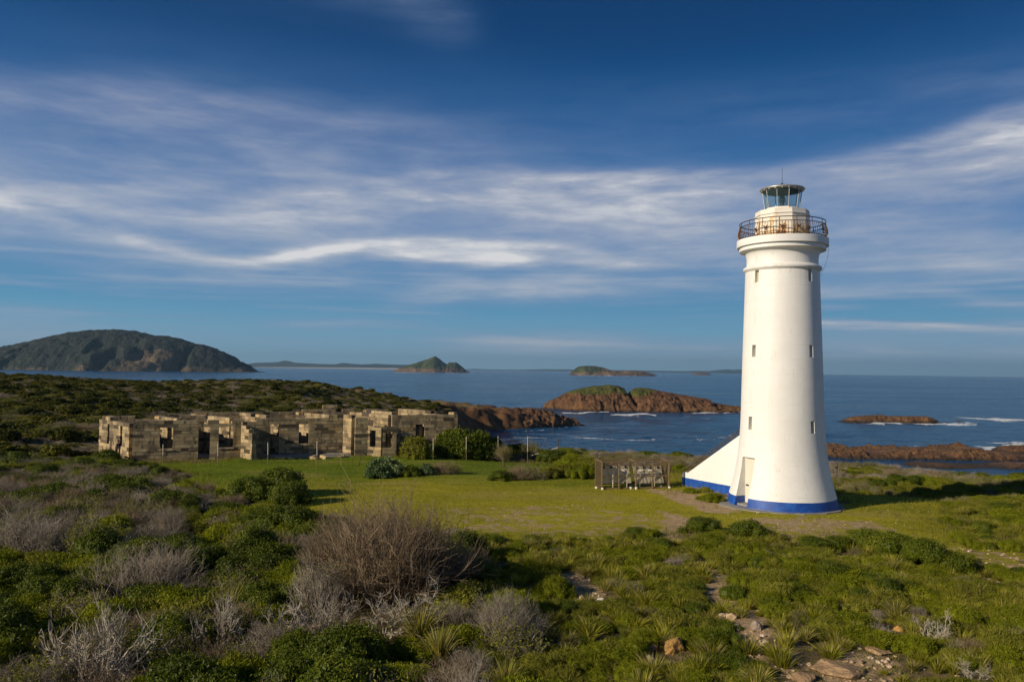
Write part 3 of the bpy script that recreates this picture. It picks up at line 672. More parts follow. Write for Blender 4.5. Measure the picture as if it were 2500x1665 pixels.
island('far_shore', 22000, [(1060, 849.5), (1090, 847.5), (1120, 849), (1200, 850), (1260, 849), (1340, 849.5), (1500, 852), (1590, 853.5), (1606, 852.5), (1640, 853), (1660, 850), (1675, 848.5), (1690, 851), (1700, 848.5), (1712, 850), (1740, 854), (1780, 856.5)], 855, 900, 2500, M['farland'], 40, .0006, 80, 'faint low land on the horizon', None, 1.6, seed=37)
island('beach', 13900, [(580, 844.2), (600, 843.6), (700, 843.9), (800, 844.7), (900, 845.8), (960, 847)], 846, 60, 200, M['sand'], 3, .004, 30, 'pale strip of beach below the mainland hills', None, 2.0, seed=39)
# rocks carrying the left headland's point, and skerries
island('headland_point', 362, [(1040, 938), (1070, 932), (1100, 938), (1130, 943), (1150, 940), (1180, 942), (1205, 940), (1240, 943), (1262, 947), (1285, 955), (1310, 961), (1330, 968), (1336, 973)], 975, 26, 20, M['coast'], 4.0, .13, .5, 'brown rocky point running out from the left headland', None, 2.0, seed=44, fineamp=3.0)
for i, (x, y, Y, w) in enumerate([(2205, 968, 427, 14), (2175, 972, 420, 9), (1700, 939, 498, 8), (1288, 976, 372, 9)]):
    island('skerry', Y, [(x-w, y+2.5), (x-w*.3, y-1.2), (x+w*.4, y-.8), (x+w, y+2.5)], y+3, 2.4, 2.4, M['coast'], .8, .5, .25, 'small wet skerry just clear of the surf', None, 2.0, seed=50+i)

# ------------------------------------------------------------------ lighthouse
TC = Vector((17.37, 50.0, 17.0))
VIEW = math.atan2(-TC.x, -TC.y)             # azimuth (from +Y) pointing from tower to camera
LH = thing('lighthouse', 'tall white round lighthouse with blue painted foot and rusty balcony', 'lighthouse', TC)
SLIM = .93; LH.scale = (SLIM, SLIM, 1)
def adir(deg):                               # direction at deg to the right of the line of sight, seen from the camera
    a = VIEW-R(deg); return Vector((math.sin(a), math.cos(a), 0))
prof = [(3.62, 0), (3.60, .12), (3.50, .62), (3.36, 1.1), (3.20, 1.7), (3.05, 2.4), (2.92, 3.2), (2.82, 4.0), (2.755, 5.0), (2.72, 6.0), (2.68, 7.5), (2.63, 9.2), (2.57, 11.0), (2.50, 13.0), (2.45, 14.8),
        (2.50, 14.86), (2.58, 14.92), (2.61, 15.0), (2.58, 15.09), (2.48, 15.15), (2.37, 15.22), (2.36, 15.6), (2.385, 15.8), (2.44, 15.95), (2.54, 16.07), (2.70, 16.15), (2.85, 16.17), (2.86, 16.185), (2.86, 16.42), (3.02, 16.43), (3.03, 16.445), (3.03, 16.87), (3.02, 16.885)]
b = MB(); b.lathe(prof, 128); me = b.mesh('tower', M['tower'], True, R(28))
tow = mobj('tower', me, LH)
def cut_box(direc, half, r0, r1, z0, z1, skew=0):
    d = direc.normalized(); sx = Vector((-d.y, d.x, 0))
    v = []
    for z in (z0, z1):
        for r, s in ((r0, -half), (r1, -half), (r1, half), (r0, half)):
            p = d*r+sx*s; v.append((p.x, p.y, z))
    m_ = bpy.data.meshes.new('c'); m_.from_pydata(v, [], [(3, 2, 1, 0), (4, 5, 6, 7), (0, 1, 5, 4), (1, 2, 6, 5), (2, 3, 7, 6), (3, 0, 4, 7)])
    m_.materials.append(M['tower'])
    bm = bmesh.new(); bm.from_mesh(m_); bmesh.ops.recalc_face_normals(bm, faces=bm.faces); bm.to_mesh(m_); bm.free()
    o_ = bpy.data.objects.new('c', m_); o_.parent = LH; return o_
wins = [(-41, 14.05, 14.82), (46, 14.05, 14.82), (-43.5, 9.35, 10.10), (44.5, 9.35, 10.10), (-47.5, 4.78, 5.60), (44, 4.70, 5.45)]
cuts = [cut_box(adir(a), .16, 2.12, 4.5, z0, z1) for a, z0, z1 in wins]
DOORA = -47
cuts.append(cut_box(adir(DOORA), .60, 2.62, 5.0, .06, 3.06))
for c_ in cuts:
    COL.objects.link(c_); md = tow.modifiers.new('b', 'BOOLEAN'); md.operation = 'DIFFERENCE'; md.solver = 'EXACT'; md.object = c_
bpy.context.view_layer.update()
dg = bpy.context.evaluated_depsgraph_get()
nm = bpy.data.meshes.new_from_object(tow.evaluated_get(dg), depsgraph=dg)
tow.modifiers.clear(); tow.data = nm
for c_ in cuts: bpy.data.objects.remove(c_)
for a, z0, z1 in wins:                        # blocked windows set deep in the wall
    d = adir(a); sx = Vector((-d.y, d.x, 0)); Mx = Matrix((( d.x, sx.x, 0, 0), (d.y, sx.y, 0, 0), (0, 0, 1, 0), (0, 0, 0, 1)))
    b = MB(); b.box(2.125, 2.19, -.158, .158, z0+.003, z1-.003, Mx, 0); b.box(2.191, 2.23, -.158, -.13, z0+.003, z1-.003, Mx, 1); b.box(2.191, 2.23, .13, .158, z0+.003, z1-.003, Mx, 1)
    b.box(2.191, 2.24, -.129, .129, z0+.003, z0+.05, Mx, 1)
    b.build('window', [M['tanwall'], M['door']], LH)
d = adir(DOORA); sx = Vector((-d.y, d.x, 0)); Mx = Matrix(((d.x, sx.x, 0, 0), (d.y, sx.y, 0, 0), (0, 0, 1, 0), (0, 0, 0, 1)))
b = MB(); b.box(2.60, 2.68, -.597, .597, .20, 3.057, Mx, 0)
for z0, z1 in ((.35, .95), (1.05, 1.45), (1.55, 2.30), (2.40, 2.95)):
    b.box(2.681, 2.70, -.50, .50, z0, z0+.035, Mx, 0); b.box(2.681, 2.70, -.50, .50, z1, z1+.035, Mx, 0)
b.box(2.681, 2.705, -.55, -.50, .3, 3.0, Mx, 0); b.box(2.681, 2.705, .50, .55, .3, 3.0, Mx, 0)
door = b.build('door', M['door'], LH)
for y_ in (-.42, -.29): b = MB(); b.box(2.705, 2.78, y_, y_+.075, 1.26, 1.34, Mx); b.build('handle', M['black'], door)
b = MB(); b.box(2.62, 3.35, -.597, .597, .062, .18, Mx); b.build('doorstep', M['concrete'], LH)
# concrete apron
b = MB()
ap = [(4.15+.12*math.sin(i*1.9)+(.75 if 150 < (i*7.5) % 360 < 0 else 0), 0) for i in range(48)]
ring = []
for i in range(48):
    an = 2*math.pi*i/48; dv = Vector((math.cos(an), math.sin(an), 0)); ext = max(0, dv.dot(adir(-52)))**6
    ring.append(dv*(3.95+.55*ext+.1*math.sin(i*2.3)))
b.v = [(p.x, p.y, -.3) for p in ring]+[(p.x, p.y, .055) for p in ring]
b.f = [tuple(range(48, 96))]+[(i, (i+1) % 48, 48+(i+1) % 48, 48+i) for i in range(48)]; b.m = [0]*49; b.a = [.5]*49
b.build('concrete_apron', M['concrete'], LH)
# stairs behind a solid wing wall
E = Vector((12.65, 57.6, 17))-TC; E = Vector((E.x/SLIM, E.y/SLIM, 0)); sdn = Vector((.49, -.872, 0)).normalized(); thk = Vector((.872, .49, 0)).normalized()
sm = Matrix(((sdn.x, thk.x, 0, E.x), (sdn.y, thk.y, 0, E.y), (0, 0, 1, 0), (0, 0, 0, 1)))
def prism(b, outline, y0, y1, Mx, mi=0):
    k = len(outline); base = len(b.v)
    for y in (y0, y1):
        for x, z in outline: b.v.append(tuple(Mx @ Vector((x, y, z))))
    b.f.append(tuple(base+i for i in range(k))); b.f.append(tuple(base+k+i for i in reversed(range(k))))
    for i in range(k): b.f.append((base+i, base+k+i, base+k+(i+1) % k, base+(i+1) % k))
    b.m += [mi]*(k+2); b.a += [.5]*(k+2)
b = MB(); prism(b, [(0, -.3), (6.6, -.3), (6.6, 4.42), (.62, .98), (.48, 1.03), (.22, 1.03), (.05, .95), (0, .85)], 0, .25, sm)
prism(b, [(0, -.3), (6.2, -.3), (6.2, 3.2), (.62, .30), (.22, .30), (0, .25)], 1.25, 1.45, sm)
bm = bmesh.new(); me = b.mesh('staircase', M['tower']); bm.from_mesh(me); bmesh.ops.recalc_face_normals(bm, faces=bm.faces); bm.to_mesh(me); bm.free()
st = mobj('staircase', me, LH)
b = MB()
for i in range(16): b.box(.5+i*.35, .5+(i+1)*.35, .25, 1.25, -.3, .15+i*.19, sm)
b.build('steps', M['concrete'], st)
b = MB()
def sp(x, y, z): return sm @ Vector((x, y, z))
for off in (.42, .22):
    b.tube([sp(.5, .12, .93+off), sp(6.4, .12, 4.31+off)], .034, 6)
b.tube([sp(.5, .12, 1.35), sp(.02, .12, 1.30)], .034, 6)
for i in range(7): x = .55+i*.95; b.tube([sp(x, .12, .92+(x-.5)*.573-.05), sp(x, .12, 1.33+(x-.5)*.573)], .026, 6)
b.tube([sp(.5, 1.35, .9), sp(6.2, 1.35, 4.1)], .03, 6)
b.build('handrail', M['handrail'], st)
# balcony railing
b = MB()
def ringpts(r, z, k=72): return [(r*math.cos(2*math.pi*i/k), r*math.sin(2*math.pi*i/k), z) for i in range(k)]
b.tube(ringpts(2.83, 17.99), .030, 6, closed=True); b.tube(ringpts(2.84, 17.74), .024, 6, closed=True); b.tube(ringpts(2.82, 16.985), .026, 6, closed=True)
def belly(t): return 2.80+.14*math.sin(math.pi*min(1, t*1.25))*1.0*(1 if t < .8 else .7)
for i in range(96):
    a = 2*math.pi*i/96; post = i % 6 == 0
    zt = 17.99 if post else 17.74; pts = []
    for k in range(7):
        z = 16.90+(zt-16.90)*k/6; t = (z-16.90)/1.1; r = 2.82+.11*math.sin(math.pi*min(1, t/.76))**1
        pts.append((r*math.cos(a), r*math.sin(a), z))
    b.tube(pts,   .026 if post else .017, 5, cap=False)
b.build('balcony_railing', M['rail'], LH, smooth=True)
for a0 in (-96, 84):
    b = MB()
    for i in range(9):
        aa, bb = adir(a0+i*1.5), adir(a0+(i+1)*1.5); base = len(b.v)
        for k in range(7):
            z = 16.92+.78*k/6; r = 2.85+.13*math.sin(math.pi*k/6)
            b.v.append((aa.x*r, aa.y*r, z)); b.v.append((bb.x*r, bb.y*r, z))
        for k in range(6): b.f.append((base+2*k, base+2*k+1, base+2*k+3, base+2*k+2)); b.m.append(0); b.a.append(.5)
    me = b.mesh('rusted_screen', M['rust_panel'])
    o = mobj('rusted_screen', me, LH); mo = o.modifiers.new('s', 'SOLIDIFY'); mo.thickness = .02
# lantern drum (ten-sided), slab cap, glazing, roof
def poly_prism(b, r0, r1, z0, z1, k=10, off=0, mi=0):
    base = len(b.v)
    for r, z in ((r0, z0), (r1, z1)):
        for i in range(k):
            d = adir(off+360*i/k); b.v.append((d.x*r, d.y*r, z))
    for i in range(k): b.f.append((base+i, base+(i+1) % k, base+k+(i+1) % k, base+k+i)); b.m.append(mi); b.a.append(.5)
    b.f.append(tuple(base+i for i in reversed(range(k)))); b.f.append(tuple(base+k+i for i in range(k))); b.m += [mi]*2; b.a += [.5]*2
b = MB(); poly_prism(b, 1.83, 1.80, 16.89, 18.42, off=21); poly_prism(b, 1.835, 1.835, 17.60, 17.63, off=21); poly_prism(b, 1.87, 1.87, 18.425, 18.46, off=21); poly_prism(b, 1.79, 1.79, 18.463, 18.74, off=21)
poly_prism(b, 1.20, 1.18, 18.743, 18.93, off=21)
b.v = [tuple(v) for v in b.v]
bm = bmesh.new(); me = b.mesh('lantern_drum', M['rusty']); bm.from_mesh(me); bmesh.ops.recalc_face_normals(bm, faces=bm.faces); bm.to_mesh(me); bm.free()
mobj('lantern_drum', me, LH)
for i in range(5):
    b = MB(); d = adir(-72+36*i); sx = Vector((-d.y, d.x, 0))
    for s in (-1, 1):
        b.tube([d*1.80+Vector((0, 0, 17.55)), d*1.86+sx*.13*s+Vector((0, 0, 17.66)), d*1.86+sx*.22*s+Vector((0, 0, 17.70))], [.05, .035, .02], 5)
    b.tube([d*1.80+Vector((0, 0, 17.62)), d*1.83+Vector((0, 0, 17.40))], [.06, .02], 5)
    b.build('rusty_bracket', M['rail'], LH)
b = MB()
kk = 10
def lp(i, z): 
    t = (z-18.9)/1.15; d = adir(21+36*i); return d*(1.13+.17*t)+Vector((0, 0, z))
for i in range(kk):
    base = len(b.v); b.v += [tuple(lp(i, 18.92)), tuple(lp(i+1, 18.92)), tuple(lp(i+1, 20.08)), tuple(lp(i, 20.08))]; b.f.append((base, base+1, base+2, base+3)); b.m.append(0); b.a.append(.5)
b.build('lantern_glazing', M['glass'], LH)
b = MB()
for i in range(kk): b.tube([lp(i, 18.90)*1.0, lp(i, 20.10)], .028, 6)
b.tube([lp(i, 18.93) for i in range(kk)], .03, 6, closed=True); b.tube([lp(i, 20.07) for i in range(kk)], .03, 6, closed=True)
b.build('glazing_bar', M['steel'], LH)
b = MB(); b.lathe([(1.30, 20.10), (1.47, 20.13), (1.50, 20.17), (1.50, 20.21), (1.46, 20.24), (.9, 20.38), (.3, 20.47), (.05, 20.5)], 48, 0); roof = b.build('lantern_roof', M['steel'], LH, smooth=True, angle=R(30))
b = MB(); b.lathe([(1.26, 20.06), (1.27, 20.09)], 40, 0); b.build('lantern_ceiling', M['dark'], roof)
for i in range(20):
    b = MB(); d = adir(i*18); b.box(1.30, 1.46, -.03, .03, 20.085, 20.125, Matrix(((d.x, -d.y, 0, 0), (d.y, d.x, 0, 0), (0, 0, 1, 0), (0, 0, 0, 1)))); b.build('roof_bracket', M['white'], roof)
b = MB(); b.lathe([(.20, 18.93), (.20, 19.05), (.12, 19.07), (.12, 19.20), (.19, 19.22), (.19, 19.26), (.13, 19.28), (.13, 19.34), (.20, 19.36), (.21, 19.42), (.16, 19.46), (.22, 19.50), (.22, 19.60), (.17, 19.63), (.20, 19.66), (.20, 19.74), (.12, 19.80), (.05, 19.84)], 20)
for a in (0, 120, 240): d = adir(a); b.tube([d*.26+Vector((0, 0, 19.1)), d*.26+Vector((0, 0, 19.7))], .012, 5)
b.build('lamp', M['lens'], LH, smooth=True, angle=R(40))
b = MB(); b.tube([(0, 0, 20.48), (0, 0, 20.62)], [.05, .035], 6); b.tube([(0, 0, 20.6), (0, 0, 21.70)], [.016, .011], 6); b.box(-.06, .06, -.03, .03, 20.56, 20.64); b.build('lightning_rod', M['black'], LH)
d = adir(84); b = MB(); pts = []
for k in range(13):
    t = k/12; z = 16.6-2.1*t; r = 3.04-.55*t+.35*math.sin(t*math.pi)*.5-.04; pts.append(d*r+Vector((0, 0, z)))
b.tube(pts, .009, 4); b.build('loose_cable', M['black'], LH)

# ------------------------------------------------------------------ ruin
A = G(313, 1058.7); B_ = G(563, 1053); 
A = Vector((-32.8, 67.8, 17.0)); u_ = Vector((.940, .342, 0)).normalized(); v_ = Vector((-.735, .680, 0)).normalized()
RU = thing('stone_ruin', 'long roofless sandstone ruin of squared blocks with empty windows and doorways', 'ruined building', A)
def uv(u, v): return u_*u+v_*v
def wall(p0, p1, H0, H1, openings=(), thick=.45, seed=0, ragged=.22, base=-.4, name='wall', drop=None):
    rr = random.Random(seed); P0, P1 = uv(*p0), uv(*p1); L = (P1-P0).length; t = (P1-P0).normalized(); nn = Vector((-t.y, t.x, 0))
    Mx = Matrix(((t.x, nn.x, 0, P0.x), (t.y, nn.y, 0, P0.y), (0, 0, 1, 0), (0, 0, 0, 1)))
    b = MB(); z = base; row = 0; h = thick/2; ph = seed*3.7
    def dip(x): return max(0.0, (float(fbm(x*.55+ph, ph, 2, 400))-.50))*.8*(ragged/.22) if ragged else 0.0
    while True:
        ch = rr.choice([.27, .30, .30, .33])
        zm = z+ch/2
        Hm = max(H0, H1)
        if z >= Hm+.05: break
        iv = [(0.0, L)]
        # sloping top
        if zm > min(H0, H1):
            xs = (zm-H0)/(H1-H0)*L if H1 != H0 else L
            iv = [(max(0, xs), L)] if H1 > H0 else [(0, min(L, xs))]
        for (a, c, z0, z1) in openings:
            if z0 < zm < z1:
                iv = [w for (p, q) in iv for w in ((p, min(q, a)), (max(p, c), q)) if w[1]-w[0] > .08]
        for p, q in iv:
            if q-p < .08: continue
            core_top = z+ch-.004
            if z < Hm-1.0: b.box(p+.02, q-.02, -h+.05, h-.05, z, core_top, Mx, 1, .3)
            x = p+.0; first = True
            x = p-(rr.random()*.5 if row % 2 else 0)
            while x < q-.02:
                w = rr.uniform(.55, 1.5); a0 = max(x, p); a1 = min(x+w, q)
                if q-a1 < .25: a1 = q
                top = zm > Hm-.32
                if a1-a0 > .05 and not (top and rr.random() < ragged*.5) and z+ch*.5 < Hm-dip((a0+a1)/2):
                    j = rr.uniform(-.018, .022); j2 = rr.uniform(-.018, .022)
                    var = min(1, max(.16, rr.gauss(.54, .23)))
                    if rr.random() < .085: var = rr.uniform(.0, .14)
                    b.box(a0+.010, a1-.010, -h-j, h+j2, z+.009, z+ch-.008, Mx, 0, var)
                x = a1 if a1 == q else x+w
                if a1 >= q: break
        z += ch; row += 1
    return b.build(name, [M['stone'], M['mortar']], RU)
def sill(p0, p1, a, c, z, thick=.62):
    P0, P1 = uv(*p0), uv(*p1); t = (P1-P0).normalized(); nn = Vector((-t.y, t.x, 0))
    Mx = Matrix(((t.x, nn.x, 0, P0.x), (t.y, nn.y, 0, P0.y), (0, 0, 1, 0), (0, 0, 0, 1)))
    b = MB(); b.box(a-.08, c+.08, -thick/2, thick/2, z-.10, z, Mx, 0, .75); b.build('window_sill', [M['stone']], RU)
wall((0, 7.2), (0, .23), 3.45, 3.30, [(2.05, 2.50, 1.05, 2.75), (5.0, 5.46, 1.05, 2.75)], seed=1)
wall((0, 0), (9, 0), 3.30, 3.45, [(2.15, 3.2, .95, 2.75), (5.3, 6.25, -.1, 2.8), (7.0, 8.2, 1.0, 2.8)], seed=2)
sill((0, 0), (9, 0), 2.15, 3.2, .95); sill((0, 0), (9, 0), 7.0, 8.2, 1.0)
wall((9, .23), (9, -2.1), 3.45, 2.3, [], seed=3)
wall((9, 1.8), (9, .23), 3.2, 3.4, [], seed=4)
wall((9, 1.8), (19.1, 1.8), 3.45, 3.65, [(.7, 1.6, -.1, 2.65), (3.3, 4.1, -.1, 2.75), (5.9, 6.8, 1.0, 2.85)], seed=5)
sill((9, 1.8), (19.1, 1.8), 5.9, 6.8, 1.0)
wall((19.1, 1.6), (19.1, .23), 3.65, 3.75, [], seed=6)
wall((19.1, 0), (20.3, 0), 3.7, 3.5, [], seed=7)
wall((20.35, -.1), (21.0, -1.15), 2.75, 2.75, [(.25, .85, .9, 2.3)], seed=8, thick=.34, ragged=0); 
wall((21.05, -1.15), (22.35, -1.15), 2.75, 2.75, [(.25, .95, .9, 2.3)], seed=9, thick=.34, ragged=0)
wall((22.4, -1.15), (22.7, -.1), 2.75, 2.75, [], seed=10, thick=.34, ragged=0)
wall((22.6, 0), (29.2, 0), 3.85, 4.0, [(2.35, 3.25, .95, 2.85)], seed=11)
sill((22.6, 0), (29.2, 0), 2.35, 3.25, .95)
wall((22.6, .23), (22.6, 6.5), 3.95, 3.9, [(4.2, 5.1, 0, 2.4)], seed=12)
wall((29.2, .23), (29.2, 9.0), 4.0, 3.9, [(3, 3.9, .9, 2.8)], seed=13)
wall((0, 7.2), (9, 7.2), 3.5, 3.5, [(2.0, 3.0, .9, 2.9), (6, 7, 0, 2.8)], seed=14)
wall((4.6, .23), (4.6, 7.0), 3.35, 3.4, [(3.0, 3.9, 0, 2.6)], seed=15)
wall((9, 2.05), (9, 10), 3.4, 3.6, [(2.0, 2.9, 0, 2.6)], seed=16)
wall((9, 10.2), (19, 10.2), 3.7, 3.7, [(2.0, 3.0, .9, 2.9), (7, 8, .9, 2.9)], seed=17)
wall((13.6, 2.05), (13.6, 10), 3.4, 3.6, [(4, 5, 0, 2.6)], seed=18)
wall((19.1, 2.05), (19.1, 10), 3.7, 3.6, [(3, 4, 0, 2.6)], seed=19)
wall((19.1, 9.2), (29.2, 9.2), 3.95, 3.95, [(2.0, 3.0, .9, 2.9), (7, 8, .9, 2.9)], seed=20)
wall((25.7, 9.4), (25.7, .23), 3.9, 3.8, [(3, 4, 0, 2.6)], seed=21)
wall((21.4, 9.6), (22.9, 9.6), 4.35, 4.35, [], seed=22, ragged=.2, name='chimney_stub')
b = MB()
for (u0, v0, u1, v1) in ((9.3, .3, 18.8, 1.6), (9.3, -1.6, 10.2, .3), (9.3, -.5, 18.8, .3), (.3, .3, 8.8, 7.0), (9.3, 2.0, 29, 9.9), (.2, -1.0, 9, -.25)):
    q = [uv(u0, v0), uv(u1, v0), uv(u1, v1), uv(u0, v1)]; base = len(b.v); zt = .12-.012*len(b.f)
    b.v += [(p.x, p.y, -.5) for p in q]+[(p.x, p.y, zt) for p in q]
    b.f += [(base+4, base+5, base+6, base+7)]+[(base+i, base+(i+1) % 4, base+4+(i+1) % 4, base+4+i) for i in range(4)]; b.m += [0]*5; b.a += [.5]*5
b.build('floor_slab', M['concrete'], RU)
# fallen blocks beside the ruin
rr = random.Random(5)
for i in range(9):
    u, v = rr.uniform(9.6, 18), rr.uniform(-1.4, -.6)
    p = A+uv(u, v); b = MB(); w, d_, h_ = rr.uniform(.25, .5), rr.uniform(.15, .25), rr.uniform(.1, .2)
    b.box(-w, w, -d_, d_, 0, h_*2, None, 0, rr.uniform(.3, .9)); bm = bmesh.new(); me = b.mesh('fallen_block', [M['stone']]); bm.from_mesh(me); bmesh.ops.bevel(bm, geom=bm.edges[:], offset=.02, segments=1, affect='EDGES'); bm.to_mesh(me); bm.free()
    zz = float(height(p.x, p.y))
    mobj('fallen_block', me, None, 'fallen sandstone block on the terrace edge of the ruin', 'stone block', 'fallen blocks along the ruin terrace', None, (p.x, p.y, zz-.03), (0, rr.uniform(-.08, .08), rr.uniform(0, 3)))

# ------------------------------------------------------------------ stakes and fences
def stake(px, ytop, ybase, label, pale=True, lean=None, group='white-topped stakes across the lawn'):
    g = G(px, ybase); z = float(height(g.x, g.y)); top = D(px if lean is None else lean, ytop, g.y); h = top.z-z
    t = thing('stake', label, 'stake', (g.x, g.y, z), 0, group); tx = top.x-g.x
    b = MB(); b.tube([(0, 0, -.2), (tx*.45, 0, h*.45)], .032, 6); b.build('stake_foot', M['stakedark'] if pale else M['black'], t)
    b = MB(); b.tube([(tx*.45, 0, h*.45), (tx, 0, h)], .034 if pale else .025, 6); b.build('stake_top', M['palewood'] if pale else M['black'], t)
    return t
for px, a, c, lb in [(375, 1021, 1066, 'pale stake before the first window of the ruin'), (501, 1019, 1072, 'pale stake before the ruin doorway'), (616, 1017, 1066, 'pale stake right of the sunlit ruin return wall'),
                     (729, 1014, 1072, 'pale stake before the recessed ruin wall'), (911, 1013, 1046, 'pale stake behind the silver-leaved bush'), (996, 1007, 1054, 'pale stake left of the big leafy bush'),
                     (1072, 1003, 1051, 'pale stake in front of the big leafy bush'), (1145, 1002, 1046, 'pale stake behind the small brown tree'), (1213, 1003, 1050, 'pale stake standing alone against the sea')]:
    stake(px, a, c, lb)
stake(824, 1023, 1071, 'thin dark rod leaning beside the bay window', False, 836, None)
stake(1188, 1008, 1034, 'thin dark rod leaning right of the small brown tree', False, 1198, None)
stake(1240, 1008, 1034, 'thin dark rod leaning left of the broken rusty post', False, 1256, None)
g = G(1283, 1040); z = float(height(g.x, g.y)); t = thing('fence_post', 'rusty upright post with slanting brace at the shore end', 'fence post', (g.x, g.y, z))
top = D(1271, 1010, g.y).z-z
b = MB(); b.tube([(0, 0, -.2), (0, 0, top)], .04, 6); b.tube([(0, 0, top-.03), (.45, 0, top-.02)], .02, 5); b.build('post', M['rail'], t)
b = MB(); b.tube([(-2.9, .2, top-1.75), (0, 0, top*.62)], .035, 6); b.build('brace', M['palewood'], t)
t = thing('wire_fence', 'rusty post and rail fence at the left end of the ruin', 'fence', (0, 0, 0))
FP = [(234, 1024, 1048), (254, 1014, 1053), (268, 1040, 1055)]; prev = None; b = MB()
for i, (px, a, c) in enumerate(FP):
    g = G(px, c); z = float(height(g.x, g.y)); tp = D(px, a, g.y)
    pb = MB(); pb.tube([(g.x, g.y, z-.2), (g.x, g.y, tp.z)], .045, 6)
    if i < 2: pb.build('post', M['rust_panel'] if i == 0 else M['rail'], t)
    if prev: b.tube([prev+Vector((0, 0, .45)), Vector((g.x, g.y, z+.45))], .02, 5); b.tube([prev+Vector((0, 0, .15)), Vector((g.x, g.y, z+.15))], .02, 5)
    prev = Vector((g.x, g.y, z))
b.build('rail', M['rail'], t)

# ------------------------------------------------------------------ panel rack
g0 = G(1384, 1123); g1 = G(1538, 1120)
ax = (g1-g0); ax.z = 0; Lr = ax.length; ax.normalize(); bx = Vector((-ax.y, ax.x, 0))
RK = thing('panel_rack', 'weathered caged rack of eight tilted panels seen from behind left of the lighthouse stair', 'panel rack', (g0.x, g0.y, float(height(g0.x, g0.y))), math.atan2(ax.y, ax.x))
HT = 1.92; DP = 1.5
def pts(*a): return [Vector(p) for p in a]
b = MB()
cols = [0.0, Lr*.25, Lr*.5, Lr*.75, Lr]
for i, x in enumerate(cols): b.box(x-.045, x+.045, -.045, .045, -.1, HT)
for x in cols: b.box(x-.035, x+.035, DP-.035, DP+.035, -.1, HT-.01)
b.box(-.05, Lr+.05, -.04, .04, HT+.003, HT+.07); b.box(-.05, Lr+.05, DP-.04, DP+.04, HT+.003, HT+.07)
for x in (0, Lr*.5, Lr): b.box(x-.03, x+.03, .045, DP-.04, HT+.005, HT+.06)
b.box(.05, Lr-.05, .05, .09, .0, .10); b.box(.05, Lr-.05, DP-.09, DP-.05, .12, .32)
b.box(.05, Lr-.05, -.02, .03, .86, .92)
b.build('frame', M['weathered'], RK)
Mt = Matrix.Translation((0, .40, .22)) @ Matrix.Rotation(R(-28), 4, 'X')       # panels lean away
for gx, dz in ((.18, .02), (Lr*.5+.14, -.05)):
    for i in range(4):
        w = (Lr*.5-.32)/4; x0 = gx+i*w
        b = MB(); b.box(x0+.02, x0+w-.02, 0, .035, .12+dz, 1.52+dz, Mt); b.box(x0+.02, x0+w-.02, -.03, -.001, 1.47+dz, 1.53+dz, Mt); b.box(x0+.02, x0+.05, -.03, -.001, .12+dz, 1.46+dz, Mt); b.box(x0+.051, x0+w-.02, -.03, -.001, 1.12+dz, 1.18+dz, Mt)
        p_ = b.build('panel', M['panel'], RK)
        b = MB(); b.box(x0+w*.35, x0+w*.62, -.07, -.002, 1.25+dz, 1.41+dz, Mt); b.build('junction_box', M['black'], p_)
b = MB()
b.box(.1, Lr*.5-.05, -.08, -.032, 1.50, 1.54, Mt); b.box(Lr*.5+.1, Lr-.1, -.08, -.032, 1.44, 1.48, Mt)
b.box(.1, Lr*.5-.05, -.09, -.032, .62, .67, Mt); b.box(Lr*.5+.1, Lr-.1, -.09, -.032, .62, .67, Mt)
b.build('rail', M['weathered'], RK)
b = MB()
for x in (.85, 1.9, Lr*.5+.35, Lr*.5+1.5): b.box(x-.03, x+.03, .12, .17, 0, 1.0 if x < 2 else .8); b.tube([(x, .15, .55), (x+.3, .75, 1.2)], .018, 5)
b.build('prop_leg', M['palewood'], RK)
for i, p in enumerate([(0, -.1), (Lr*.5, -.08), (Lr, -.08), (Lr-.35, .65), (Lr*.5-.35, .1), (-.25, .5)]): b = MB(); b.lathe([(.09, -.1), (.10, .10), (.08, .13)], 12, cx=p[0], cy=p[1]); b.build('footing', M['chalk'], RK)
for x0, x1 in ((1.72, 1.98), (.55+Lr*.5, .85+Lr*.5), (1.25+Lr*.5, 1.55+Lr*.5)): b = MB(); b.box(x0, x1, -.10, -.032, 1.00, 1.12, Mt); b.build('controller_box', M['chalk'], RK)
m, n = material('fine_screen_mesh'); n.bs.inputs['Base Color'].default_value = (.10, .07, .035, 1)
tr = n.node('ShaderNodeBsdfTransparent'); mx = n.node('ShaderNodeMixShader'); mx.inputs[0].default_value = .62
tcn = n.node('ShaderNodeTexCoord').outputs['Object']; ws = n.noise(tcn, 60, 2)
n.link(n.rng(ws, .40, .60, .35, .95), mx.inputs[0]); n.link(tr.outputs[0], mx.inputs[1]); n.link(n.bs.outputs[0], mx.inputs[2]); n.link(mx.outputs[0], n.out.inputs[0])
for x_ in (0, Lr): b = MB(); b.box(x_-.005, x_+.005, .05, DP-.04, .05, HT); b.build('side_screen', m, RK)
b = MB(); b.box(.04, Lr-.04, DP+.04, DP+.045, .1, HT); m2 = m.copy(); o = b.build('back_screen', m2, RK)
for l in list(m2.node_tree.links):
    if l.to_node.type == 'MIX_SHADER' and l.to_socket == l.to_node.inputs[0]: nd = l.to_node; m2.node_tree.links.remove(l); nd.inputs[0].default_value = .16

